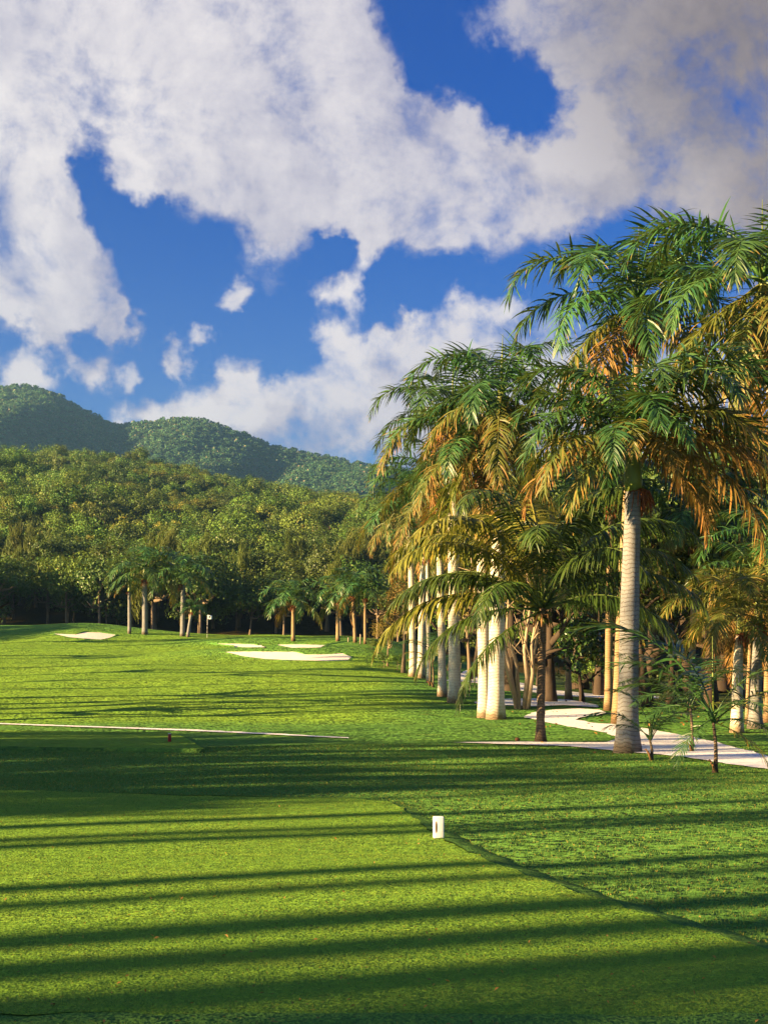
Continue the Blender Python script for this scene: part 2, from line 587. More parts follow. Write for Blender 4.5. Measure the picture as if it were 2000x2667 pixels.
M['shaft'] = simple('crownshaft_green', (0.10, 0.15, 0.025), (0.16, 0.19, 0.035), 3, 0.45, 0.4)
M['bark'] = simple('bark', (0.10, 0.075, 0.05), (0.22, 0.17, 0.12), 9, 0.9, 0.1, 0.8)
M['bark_pale'] = simple('bark_pale', (0.20, 0.15, 0.10), (0.38, 0.30, 0.21), 7, 0.9, 0.1, 0.8)
M['bark_dark'] = simple('bark_dark', (0.03, 0.022, 0.016), (0.08, 0.06, 0.045), 9, 0.9, 0.1, 0.8)
M['flower'] = simple('flower_stalk_red', (0.12, 0.03, 0.015), (0.24, 0.09, 0.03), 20, 0.8, 0.1)
M['husk'] = simple('husk_brown', (0.13, 0.07, 0.03), (0.26, 0.15, 0.07), 8, 0.85, 0.1)
M['white_paint'] = simple('white_paint', (0.74, 0.73, 0.70), (0.82, 0.81, 0.78), 14, 0.5, 0.4, 0.1)
M['red_paint'] = simple('red_paint', (0.22, 0.012, 0.012), (0.30, 0.02, 0.018), 14, 0.5, 0.4, 0.1)
M['mark_brown'] = simple('mark_brown', (0.10, 0.05, 0.018), (0.14, 0.075, 0.025), 14, 0.6, 0.2, 0.1)
M['black_paint'] = simple('black_paint', (0.015, 0.015, 0.016), (0.02, 0.02, 0.022), 9, 0.6, 0.2, 0.1)
M['cloth'] = simple('flag_cloth', (0.76, 0.76, 0.74), (0.82, 0.82, 0.80), 8, 0.8, 0.1, 0.1)
M['wood'] = simple('weathered_wood', (0.26, 0.21, 0.15), (0.38, 0.32, 0.24), 10, 0.85, 0.1)
M['coconut'] = simple('coconut_husk', (0.13, 0.06, 0.03), (0.20, 0.10, 0.05), 12, 0.85, 0.1)
M['cut_stem'] = simple('cut_stem', (0.35, 0.28, 0.18), (0.45, 0.36, 0.24), 10, 0.8, 0.1)

# ------------------------------------------------------------------ ground
def axis(knots):
    """Nonuniform lines: (start, end, step) runs."""
    out = [knots[0][0]]
    for a, b, s in knots:
        n = max(1, int(round((b-a)/s)))
        out += list(np.linspace(a, b, n+1)[1:])
    return np.array(out)


gx = axis([(-4000, -400, 600), (-400, -160, 30), (-160, -60, 5), (-60, -24, 1.5), (-24, -8, .5), (-8, 12, .25), (12, 40, .8), (40, 120, 5), (120, 400, 30), (400, 4000, 600)])
gy = axis([(-600, -60, 90), (-60, 4, 6), (4, 26, .22), (26, 60, .4), (60, 175, .8), (175, 260, 3), (260, 700, 9), (700, 1400, 80), (1400, 6000, 600)])
X, Y = np.meshgrid(gx, gy)
Z = H(X, Y)
nx, ny = len(gx), len(gy)
idx = np.arange(nx*ny).reshape(ny, nx)
quads = np.stack([idx[:-1, :-1].ravel(), idx[:-1, 1:].ravel(), idx[1:, 1:].ravel(), idx[1:, :-1].ravel()], 1)
edgew = 1.2*np.sin(Y*.21)+.8*np.sin(Y*.47+1)
fair = sst(3.0, -1.0, X-(-0.5+edgew)-0.02*(Y-60))*sst(53, 58, Y)*(1-sst(168, 176, Y))*sst(-75, -68, X)
for mx, my, a, sx, sy in MOUNDS:
    fair = fair*(1-np.clip(1.5*np.exp(-((X-mx)/sx*.9)**2-((Y-my)/sy*.9)**2)-.2, 0, .9))
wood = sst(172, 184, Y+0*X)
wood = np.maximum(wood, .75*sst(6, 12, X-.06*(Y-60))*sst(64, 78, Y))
ground_me = mesh_np('ground', np.stack([X.ravel(), Y.ravel(), Z.ravel()], 1), [quads], {'zone': fair.ravel(), 'wood': wood.ravel()}, True, [M['ground']])
link('ground', ground_me, kind='structure', label='rolling golf course turf of fairway and rough up to the wooded hill')


# ------------------------------------------------------------------ sheets drawn on the ground
def inside(poly, x, y):
    c = np.zeros(np.shape(x), bool)
    n = len(poly)
    for i in range(n):
        x1, y1 = poly[i]
        x2, y2 = poly[(i+1) % n]
        hit = ((y1 > y) != (y2 > y)) & (x < (x2-x1)*(y-y1)/(y2-y1+1e-12)+x1)
        c ^= hit
    return c


def dense(poly, step):
    out = []
    for a, b in zip(poly, list(poly[1:])+[poly[0]]):
        n = max(1, int(math.hypot(b[0]-a[0], b[1]-a[1])/step))
        for k in range(n):
            out.append((a[0]+(b[0]-a[0])*k/n, a[1]+(b[1]-a[1])*k/n))
    return out


def sheet(name, poly, step, zoff, mat, zf=None, jit=0.0, attrs=None, **props):
    """Triangulated sheet inside a world polygon, lying zoff over the ground."""
    poly = dense(poly, step)
    if jit:
        poly = [(p[0]+rng.normal()*jit, p[1]+rng.normal()*jit) for p in poly]
    pa = np.array(poly)
    xs = np.arange(pa[:, 0].min(), pa[:, 0].max(), step)
    ys = np.arange(pa[:, 1].min(), pa[:, 1].max(), step)
    XX, YY = np.meshgrid(xs, ys)
    ok = inside(poly, XX, YY)
    pts = [Vector((float(a), float(b))) for a, b in poly]
    pts += [Vector((float(a), float(b))) for a, b in zip(XX[ok], YY[ok])]
    v, e, f, *_ = delaunay_2d_cdt(pts, [], [list(range(len(poly)))], 1, 1e-5)
    v = np.array([(a.x, a.y) for a in v])
    z = (H(v[:, 0], v[:, 1]) if zf is None else zf(v[:, 0], v[:, 1]))+zoff
    tri = np.array([q for q in f if len(q) == 3])
    a, b, c = v[tri[:, 0]], v[tri[:, 1]], v[tri[:, 2]]
    cr = (b[:, 0]-a[:, 0])*(c[:, 1]-a[:, 1])-(b[:, 1]-a[:, 1])*(c[:, 0]-a[:, 0])
    tri[cr < 0] = tri[cr < 0][:, ::-1]
    at = {k: np.full(len(v), x) for k, x in (attrs or {}).items()}
    me = mesh_np(name, np.column_stack([v, z]), [tri], at, True, [mat])
    return link(name, me, **props), poly


def pxpoly(pts):
    return [tuple(G(*p)[:2]) for p in pts]


def densepx(pts, step=14):
    return dense(pts, step)


# upper tee: raised turf platform with a bank
TEE = [(-14, 21.8), (-9, 22.2), (-5.6, 22.0), (-2.3, 21.0), (-.6, 20.6), (.12, 19.9), (.36, 17.8), (.60, 15.75), (1.02, 13.4), (1.50, 11.7), (2.05, 10.2), (2.48, 9.15), (2.95, 7.95), (2.4, 7.5), (-14, 7.5)]
tee, teep = sheet('tee_ground', TEE, 0.22, 0.0, M['tee'], zf=lambda x, y: 0.012*np.sin(x*.9+1)*np.sin(y*.7), jit=0.025,
                  attrs={'zone': 1.0, 'wood': 0.0}, kind='structure', label='close mown teeing ground in front of the camera')
mb = MB()
pp = np.array(teep)
ctr = pp.mean(0)
nrm = np.roll(pp, -1, 0)-np.roll(pp, 1, 0)
nrm = np.stack([nrm[:, 1], -nrm[:, 0]], 1)
nrm /= np.linalg.norm(nrm, axis=1)[:, None]
if inside(teep, pp[10, 0]+nrm[10, 0]*.05, pp[10, 1]+nrm[10, 1]*.05):
    nrm = -nrm
ring = [np.column_stack([pp, np.full(len(pp), 0.0)])]
for o_, dz in ((.09, -.01), (.24, -.034), (.38, -.08)):
    q = pp+nrm*(o_+rng.normal(size=(len(pp), 1))*.01)
    ring.append(np.column_stack([q, np.full(len(pp), dz)]))
n_ = len(pp)
i_ = np.arange(n_)
j_ = (i_+1) % n_
mb.add(np.concatenate(ring), np.concatenate([np.stack([k*n_+i_, k*n_+j_, (k+1)*n_+j_, (k+1)*n_+i_], 1) for k in range(3)]))
me = mesh_np('tee_bank', np.concatenate(mb.v), [np.concatenate(mb.q)], {'zone': np.zeros(mb.n), 'wood': np.full(mb.n, .12)}, True, [M['tee']])
link('tee_bank', me, kind='structure')

# lower tee with the red marker
LT = pxpoly([(-120, 1910), (150, 1911), (440, 1913), (470, 1924), (505, 1942), (532, 1961), (300, 1957), (-120, 1950)])
sheet('lower_tee_ground', LT, 0.6, 0.10, M['ground'], attrs={'zone': 0.9, 'wood': 0.0}, kind='structure', label='lower teeing ground with the red marker')
pp = np.array(dense(LT, .6))
mb = MB()
ring = []
cc = pp.mean(0)
for o_, dz in ((0, .10), (.12, -.02), (.2, -.15)):
    q = pp+(pp-cc)/np.linalg.norm(pp-cc, axis=1)[:, None]*o_
    ring.append(np.column_stack([q, H(q[:, 0], q[:, 1])+dz]))
n_ = len(pp)
i_ = np.arange(n_)
j_ = (i_+1) % n_
mb.add(np.concatenate(ring), np.concatenate([np.stack([k*n_+i_, k*n_+j_, (k+1)*n_+j_, (k+1)*n_+i_], 1) for k in range(2)]))
me = mesh_np('lower_tee_bank', np.concatenate(mb.v), [np.concatenate(mb.q)], {'zone': np.zeros(mb.n), 'wood': np.full(mb.n, .2)}, True, [M['ground']])
link('lower_tee_bank', me, kind='structure')

# sandy cart path
PATHS = [
    ('path', [(1180, 1936), (1350, 1934), (1500, 1936), (1575, 1936), (1618, 1926), (1570, 1909), (1480, 1894), (1400, 1879), (1358, 1867), (1385, 1858), (1440, 1850),
              (1510, 1847), (1560, 1850), (1590, 1860), (1510, 1870), (1500, 1876), (1540, 1884), (1610, 1890), (1660, 1896), (1700, 1903), (1800, 1921), (1900, 1945),
              (2000, 1974), (2150, 2010), (2250, 2060), (2150, 2034), (2000, 2008), (1900, 1993), (1800, 1977), (1700, 1966), (1620, 1960), (1480, 1946), (1330, 1941)],
     'sandy cart path winding past the palms on the right', 0.5),
    ('path', [(-120, 1879), (0, 1885), (280, 1895), (480, 1901), (700, 1912), (905, 1923), (905, 1925), (700, 1915), (480, 1905), (280, 1898), (0, 1888), (-120, 1882)],
     'thin pale strip of cart path crossing before the fairway', 0.6),
    ('path', [(1160, 1774), (1205, 1750), (1258, 1744), (1300, 1757), (1345, 1777), (1450, 1799), (1570, 1811), (1720, 1814), (1720, 1820), (1565, 1819), (1440, 1812), (1320, 1795), (1250, 1781), (1200, 1776)],
     'far bend of the cart path beyond the white palm pair', 1.0),
    ('path', [(1235, 1829), (1300, 1822), (1400, 1820), (1480, 1824), (1560, 1838), (1560, 1844), (1470, 1838), (1390, 1841), (1300, 1838), (1240, 1835)],
     'worn sandy patch of path under the forked tree', 0.8)]
for nm, pl, lb, st in PATHS:
    sheet(nm, pxpoly(densepx(pl, 18)), st, 0.035, M['path'], jit=.04, kind='structure', label=lb)

BUNKERS = [
    ([(579, 1699), (640, 1698), (720, 1698), (770, 1699), (795, 1706), (850, 1705), (890, 1702), (916, 1712), (905, 1720), (850, 1722), (760, 1720), (690, 1717), (640, 1711)], 'broad white bunker in front of the green'),
    ([(542, 1677), (600, 1677), (660, 1679), (693, 1686), (640, 1687), (580, 1682)], 'thin sliver of bunker at the left of the green front'),
    ([(720, 1680), (780, 1679), (846, 1681), (835, 1687), (760, 1688)], 'small bunker sliver right behind the broad bunker'),
    ([(136, 1650), (165, 1652), (200, 1653), (222, 1647), (260, 1648), (303, 1654), (285, 1662), (262, 1666), (225, 1664), (180, 1660)], 'white bunker cut into the left mound')]
for pl, lb in BUNKERS:
    ob, wp = sheet('bunker', pxpoly(densepx(pl, 10)), 0.5, 0.03, M['sand'], jit=.03, kind='structure', label=lb)
    # turf lip round the rim
    wp = np.array(wp)
    c = wp.mean(0)
    n_ = len(wp)
    out_ = (wp-c)/np.linalg.norm(wp-c, axis=1)[:, None]
    back = np.clip(out_[:, 1]*1.2, 0, 1)
    rings = []
    for o_, hz in ((0.0, .02), (.04, 1), (.15, .9), (.5, -.1)):
        q = wp+out_*o_
        hgt = (0.02+0.11*back)*hz if hz > .5 else (hz if hz > 0 else -.05)
        rings.append(np.column_stack([q, H(q[:, 0], q[:, 1])+hgt]))
    i_ = np.arange(n_)
    j_ = (i_+1) % n_
    qd = np.concatenate([np.stack([k*n_+i_, k*n_+j_, (k+1)*n_+j_, (k+1)*n_+i_], 1) for k in range(3)])
    me = mesh_np('bunker_lip', np.concatenate(rings), [qd], {'zone': np.zeros(4*n_), 'wood': np.zeros(4*n_)}, True, [M['ground']])
    link('bunker_lip', me, kind='structure')

# ------------------------------------------------------------------ mountains
RIDGE = [(-400, 1060), (-150, 1010), (0, 1003), (60, 1000), (130, 1012), (200, 1052), (290, 1098), (330, 1102), (400, 1092), (470, 1084), (540, 1092), (620, 1118), (700, 1152),
         (800, 1175), (900, 1198), (980, 1210), (1200, 1255), (1500, 1300), (2000, 1380), (2600, 1450)]
DM = 1500.0
rx = np.array([P(px, py, DM)[0] for px, py in RIDGE])
rz = np.array([P(px, py, DM)[2] for px, py in RIDGE])-3.0


def HM(x, y):
    """Ridge at DM with spurs running down towards the viewer."""
    crest = np.interp(x, rx, rz)
    t = (DM-y)/720.0
    near = np.clip(1-t, 0, 1)
    s = near**0.85
    z = crest*s
    spur = np.sin(x*.018+.6+.0022*(DM-y)+.9*np.sin((DM-y)*.006))*7 + np.sin(x*.041+2+.004*(DM-y))*6+np.sin(x*.09+(DM-y)*.012)*3.5
    z = z + spur*np.clip(t*4, 0, 1)*np.clip(near*2.2, 0, 1)
    sad = np.exp(-((x-(-300))/75)**2)
    z = z - 12*sad*np.clip(t*2.2, 0, 1)*near
    return np.where(y > DM, crest-(y-DM)*.35, z)


mx_ = np.linspace(-800, 700, 190)
my_ = np.concatenate([np.linspace(780, DM, 100), np.linspace(DM, DM+600, 14)[1:]])
XX, YY = np.meshgrid(mx_, my_)
ZZ = HM(XX, YY)
nx, ny = len(mx_), len(my_)
idx = np.arange(nx*ny).reshape(ny, nx)
quads = np.stack([idx[:-1, :-1].ravel(), idx[:-1, 1:].ravel(), idx[1:, 1:].ravel(), idx[1:, :-1].ravel()], 1)
mm, t = material('mountain_soil')
pos = t.geo()
b = principled(t, t.mix(t.noise(pos, 0.06, 5, 0.65), (0.035, 0.055, 0.016), (0.10, 0.09, 0.04)), 0.9, 0.1)
t.l.new(b.outputs[0], t.out.inputs['Surface'])
link('mountain', mesh_np('mountain', np.stack([XX.ravel(), YY.ravel(), ZZ.ravel()], 1), [quads], None, True, [mm]), kind='structure', label='blue green mountain ridge behind the forest')


# ------------------------------------------------------------------ leaves and crowns
def leaf_cloud(pos, nrm, size, aspect, tone, dry):
    """Rhombic leaves: centre, facing, length. Returns verts, quads, attributes."""
    n = len(pos)
    a = rng.normal(size=(n, 3))
    u = np.cross(nrm, a)
    u /= np.linalg.norm(u, axis=1)[:, None]+1e-9
    v = np.cross(nrm, u)
    L = (size*rng.uniform(.7, 1.3, n))[:, None]
    W = L*aspect
    bend = nrm*L*.12
    vs = np.stack([pos-u*L*.5-bend, pos+v*W*.5+bend*.4, pos+u*L*.5-bend, pos-v*W*.5+bend*.4], 1).reshape(-1, 3)
    q = np.arange(4*n).reshape(n, 4)
    return vs, q, np.repeat(tone, 4), np.repeat(dry, 4)


def crown_mesh(name, seed, nclump, per, leaf, flat=0.75, mat=None, style='broad', lo=-.35):
    """Unit crown (radius 1, centre at origin) of leaf clumps spread through the volume."""
    r = np.random.default_rng(seed)
    global rng
    keep, rng = rng, r
    d = r.normal(size=(nclump*3, 3))
    d /= np.linalg.norm(d, axis=1)[:, None]
    d = d[d[:, 2] > lo][:nclump]
    rad = r.uniform(.35, 1.0, len(d))**.6*(.82+.18*np.sin(3*np.arctan2(d[:, 1], d[:, 0])+r.uniform(0, 6)))
    c = d*rad[:, None]*np.array((1, 1, flat))
    cr = r.uniform(.17, .34, len(d))
    ct = r.uniform(0, 1, len(d))
    k = np.repeat(np.arange(len(d)), per)
    n = len(k)
    o = r.normal(size=(n, 3))
    o /= np.linalg.norm(o, axis=1)[:, None]
    rr = r.uniform(.25, 1, n)**.5
    if style == 'feather':
        p = c[k]+o*(cr[k]*rr)[:, None]*np.array((.55, .55, 1.9))
        up = np.column_stack([c[k][:, :2]*.5, np.full(n, 1.0)])+r.normal(size=(n, 3))*.35
        up /= np.linalg.norm(up, axis=1)[:, None]
        side = np.cross(up, r.normal(size=(n, 3)))
        side /= np.linalg.norm(side, axis=1)[:, None]
        L = leaf*r.uniform(.8, 1.6, n)[:, None]*2.2
        W = leaf*.13
        vs = np.stack([p-up*L*.5-side*W, p-up*L*.5+side*W, p+up*L*.5+side*W*.2, p+up*L*.5-side*W*.2], 1).reshape(-1, 3)
        q = np.arange(4*n).reshape(n, 4)
        tone = np.repeat(np.clip(ct[k]*.6+r.uniform(0, .4, n), 0, 1), 4)
        dry = np.repeat(r.uniform(0, 1, n), 4)
    else:
        p = c[k]+o*(cr[k]*rr)[:, None]*np.array((1, 1, .8))
        nr = o*.7+d[k]*.4+r.normal(size=(n, 3))*.45+np.array((0, 0, .25))
        nr /= np.linalg.norm(nr, axis=1)[:, None]
        vs, q, tone, dry = leaf_cloud(p, nr, leaf, .62, np.clip(ct[k]*.6+r.uniform(0, .45, n), 0, 1), np.clip(ct[::-1][k]*.6+r.uniform(0, .5, n), 0, 1))
    rng = keep
    return mesh_np(name, vs, [q], {'tone': tone, 'dry': dry}, False, [mat])


def limb_mesh(name, seed, mat, fork=0.35, n=5, r0=0.07, spread=.75):
    """Trunk from z=0 to the crown centre at z=1 with limbs reaching into it."""
    r = np.random.default_rng(seed)
    mb = MB()
    lean = r.normal(size=2)*.06
    t = np.linspace(0, 1, 5)
    tr = np.column_stack([lean[0]*t+.02*np.sin(t*5+seed), lean[1]*t, t])
    mb.tube(tr, r0*(1-.55*t)*np.array([1.5, 1, 1, 1, 1]), 7)
    for k in range(n):
        a = k*2.4+r.uniform(0, 1)
        s0 = r.uniform(fork, .85)
        b0 = np.array((lean[0]*s0, lean[1]*s0, s0))
        tip = np.array((math.cos(a)*spread*r.uniform(.5, 1), math.sin(a)*spread*r.uniform(.5, 1), s0+r.uniform(.08, .38)))
        md = b0*.5+tip*.5+np.array((0, 0, -.06))
        mb.tube(np.array([b0, md, tip]), [r0*.5, r0*.33, r0*.1], 5)
        for _ in range(2):
            e = md+np.array((r.normal()*.25, r.normal()*.25, r.uniform(.05, .22)))
            mb.tube(np.array([md, (md+e)/2+r.normal(size=3)*.03, e]), [r0*.28, r0*.2, r0*.06], 4)
    return mb.mesh(name, [mat])


CROWN = {
    'broad': [crown_mesh('crown_broad', 10+i, 40, 48, .095, .72, M['leaf_olive']) for i in range(6)],
    'feather': [crown_mesh('crown_feather', 30+i, 30, 60, .14, 1.5, M['leaf_feather'], 'feather', -.8) for i in range(3)],
    'big': [crown_mesh('crown_big', 50+i, 75, 48, .075, .8, M['leaf_dark'], lo=-.6) for i in range(4)],
    'scrub': [crown_mesh('crown_scrub', 70+i, 14, 9, .36, .7, M['scrub'], lo=-.2) for i in range(4)],
    'glossy': [crown_mesh('crown_glossy', 80+i, 60, 30, .11, .85, M['leaf_glossy'], lo=-.8) for i in range(2)],
    'twig': [crown_mesh('crown_twig', 90+i, 60, 40, .05, .85, M['leaf_twig'], lo=-.5) for i in range(3)]}
LIMBS = [limb_mesh('limbs', 5+i, M['bark'], .45, 4, .05) for i in range(4)]
LIMBS_DARK = [limb_mesh('limbs', 15+i, M['bark_dark'], .25, 6) for i in range(3)]


def set_mat(o, m):
    if o.data.materials[0] is not m:
        o.material_slots[0].link = 'OBJECT'
        o.material_slots[0].material = m


def tree(name, label, cat, loc, h, cr, kind, var, mat, limbs, group=None, cz=None, flat=1.0, rz=None):
    """trunk + crown; h is the height of the crown centre, cr its radius."""
    t = thing(name, label, cat, loc, group, random.uniform(0, 6.28) if rz is None else rz)
    tr = link('trunk', limbs, t)
    tr.scale = (h*.55, h*.55, h)
    c = link('crown', CROWN[kind][var % len(CROWN[kind])], t, (0, 0, h))
    c.scale = (cr, cr, cr*flat)
    set_mat(c, mat)
    return t


# ------------------------------------------------------------------ the forest on the hill
cand = []
y = 186.0
while y < 600:
    stp = 5.2*(1+(y-186)/900)
    x = -(0.27*y+34)
    xr = 0.27*y*.55+30
    while x < xr:
        jx, jy = random.uniform(-.5, .5)*stp, random.uniform(-.5, .5)*stp
        cand.append((x+jx, y+jy))
        x += stp
    y += stp*.95
rows = []
for x, y in cand:
    near = y < 232
    u = random.random()
    if near and u < .17:
        kd, h, cr = 'feather', random.uniform(5.5, 8.5), random.uniform(2.6, 3.8)
        mat = 'leaf_feather'
    elif near:
        kd, h, cr = 'big', random.uniform(4.2, 8.5), random.uniform(3.6, 5.4)
        mat = 'leaf_dark' if u < .86 else 'leaf_olive'
    else:
        kd, h, cr = 'broad', random.uniform(2.2, 6.2), random.uniform(2.4, 4.8)
        mat = 'leaf_gold' if u < .17 else ('leaf_dark' if u < .45 else 'leaf_olive')
        if u > .985:
            h += 2.5
        elif u > .90:
            cr, kd = random.uniform(5.2, 6.8), 'big'
            h += .8
    z = float(H(x, y))-.1
    pxx = 1000+F*x/y
    rows.append(dict(x=x, y=y, z=z, h=h, cr=cr, kd=kd, mat=mat, px=pxx, s=cr/y*(1 if -60 < pxx < 1080 else .2)))
rows.sort(key=lambda r: -r['s'])
FOREST_LABEL = {
    'leaf_feather': ('feathery_tree', 'tall feathery light green tree at the foot of the forest'),
    'leaf_dark': ('forest_tree', 'dark green leafy tree in the wood behind the green'),
    'leaf_olive': ('forest_tree', 'olive green leafy tree in the wood behind the green'),
    'leaf_gold': ('forest_tree', 'golden brown leafy tree on the wooded slope')}
for i, r_ in enumerate(rows[:300]):
    nm, lb = FOREST_LABEL[r_['mat']]
    tree(nm, lb, 'tree', (r_['x'], r_['y'], r_['z']), r_['h'], r_['cr'], r_['kd'], i, M[r_['mat']], LIMBS[i % 4], lb.replace(' tree ', ' trees ', 1), flat=random.uniform(.8, 1.15))


def mass(name, meshes, mats, pts, kind, label):
    """One object: crowns (own faces, attribute variant) are set on its own loose points by geometry nodes."""
    vs, fs, tone, dry, var, mi, n = [], [], [], [], [], [], 0
    for k, (me, mt) in enumerate(meshes):
        c = np.empty(len(me.vertices)*3, np.float32)
        me.vertices.foreach_get('co', c)
        lp = np.empty(len(me.loops), np.int32)
        me.loops.foreach_get('vertex_index', lp)
        q = lp.reshape(-1, 4)+n
        vs.append(c.reshape(-1, 3))
        fs.append(q)
        for nm2, dst in (('tone', tone), ('dry', dry)):
            b_ = np.empty(len(me.vertices), np.float32)
            me.attributes[nm2].data.foreach_get('value', b_)
            dst.append(b_)
        var.append(np.full(len(me.vertices), k, np.float32))
        mi.append(np.full(len(q), mt))
        n += len(me.vertices)
    npt = len(pts)
    pts = np.array(pts, float)                  # x y z scale_xy scale_z variant
    vs.append(pts[:, :3])
    tone.append(np.zeros(npt)); dry.append(np.zeros(npt)); var.append(pts[:, 5])
    zz = np.zeros(n)
    me = mesh_np(name, np.concatenate(vs), [np.concatenate(fs)], {
        'tone': np.concatenate(tone), 'dry': np.concatenate(dry), 'variant': np.concatenate(var),
        'seat': np.concatenate([zz, np.ones(npt)]), 'wide': np.concatenate([zz, pts[:, 3]]), 'tall': np.concatenate([zz, pts[:, 4]]),
        'turn': np.concatenate([zz, np.random.default_rng(1).uniform(0, 6.28, npt)])}, False, mats, np.concatenate(mi))
    o = link(name, me, kind='stuff', label=label)
    ng = bpy.data.node_groups.new(name+'_scatter', 'GeometryNodeTree')
    ng.interface.new_socket('Geometry', in_out='INPUT', socket_type='NodeSocketGeometry')
    ng.interface.new_socket('Geometry', in_out='OUTPUT', socket_type='NodeSocketGeometry')
    N, L = ng.nodes, ng.links
    gi, go = N.new('NodeGroupInput'), N.new('NodeGroupOutput')

    def named(nm2):
        a = N.new('GeometryNodeInputNamedAttribute')
        a.data_type = 'FLOAT'
        a.inputs['Name'].default_value = nm2
        return a.outputs['Attribute']

    def cmp(a, v):
        c = N.new('FunctionNodeCompare')
        c.data_type = 'FLOAT'
        c.operation = 'EQUAL'
        L.new(a, c.inputs[0])
        c.inputs[1].default_value = v
        c.inputs['Epsilon'].default_value = .1
        return c.outputs[0]
    sp = N.new('GeometryNodeSeparateGeometry')
    sp.domain = 'POINT'
    L.new(gi.outputs[0], sp.inputs[0])
    L.new(cmp(named('seat'), 1.0), sp.inputs[1])
    jn = N.new('GeometryNodeJoinGeometry')
    for k in range(len(meshes)):
        sk = N.new('GeometryNodeSeparateGeometry')
        sk.domain = 'POINT'
        L.new(sp.outputs[1], sk.inputs[0])
        L.new(cmp(named('variant'), k), sk.inputs[1])
        pk = N.new('GeometryNodeSeparateGeometry')
        pk.domain = 'POINT'
        L.new(sp.outputs[0], pk.inputs[0])
        L.new(cmp(named('variant'), k), pk.inputs[1])
        ip = N.new('GeometryNodeInstanceOnPoints')
        L.new(pk.outputs[0], ip.inputs['Points'])
        L.new(sk.outputs[0], ip.inputs['Instance'])
        sc = N.new('ShaderNodeCombineXYZ')
        L.new(named('wide'), sc.inputs[0])
        L.new(named('wide'), sc.inputs[1])
        L.new(named('tall'), sc.inputs[2])
        L.new(sc.outputs[0], ip.inputs['Scale'])
        rt = N.new('ShaderNodeCombineXYZ')
        L.new(named('turn'), rt.inputs[2])
        L.new(rt.outputs[0], ip.inputs['Rotation'])
        L.new(ip.outputs[0], jn.inputs[0])
    L.new(jn.outputs[0], go.inputs[0])
    md = o.modifiers.new('scatter', 'NODES')
    md.node_group = ng
    return o


fm = [M['leaf_olive'], M['leaf_dark'], M['leaf_gold'], M['leaf_feather']]
slot = {'leaf_olive': 0, 'leaf_dark': 1, 'leaf_gold': 2, 'leaf_feather': 3}
mm_ = [(CROWN['broad'][0], 0), (CROWN['broad'][1], 0), (CROWN['broad'][2], 1), (CROWN['broad'][3], 1), (CROWN['broad'][4], 2), (CROWN['feather'][0], 3), (CROWN['big'][0], 0), (CROWN['big'][1], 0)]
pick = {'leaf_olive': (0, 1), 'leaf_dark': (2, 3), 'leaf_gold': (4, 4), 'leaf_feather': (5, 5)}
mass('forest', mm_, fm, [(r_['x'], r_['y'], r_['z']+r_['h'], r_['cr'], r_['cr']*random.uniform(.8, 1.1), random.choice((6, 7) if r_['kd'] == 'big' and r_['mat'] == 'leaf_olive' else pick[r_['mat']])) for r_ in rows[300:]],
     'stuff', 'dense forest canopy covering the hill behind the green')

# scrub covering the mountain
pts = []
y = 800.0
while y < DM+30:
    stp = 6.5
    x = -0.30*y-20
    while x < .12*y:
        xx, yy = x+random.uniform(-.5, .5)*stp, y+random.uniform(-.5, .5)*stp
        s = random.uniform(2.6, 5.4)
        pts.append((xx, yy, float(HM(np.array(xx), np.array(yy)))+s*.25, s, s*random.uniform(.8, 1.2), random.randrange(4)))
        x += stp
    y += stp*1.15 if y < 1200 else stp
# only slopes that show over the near hill
pts = [p for p in pts if p[2]-EYE > p[1]*(1765-1340)/F]
mass('mountain_scrub', [(m_, 0) for m_ in CROWN['scrub']], [M['scrub']], pts, 'stuff', 'scrub forest covering the mountain ridge')


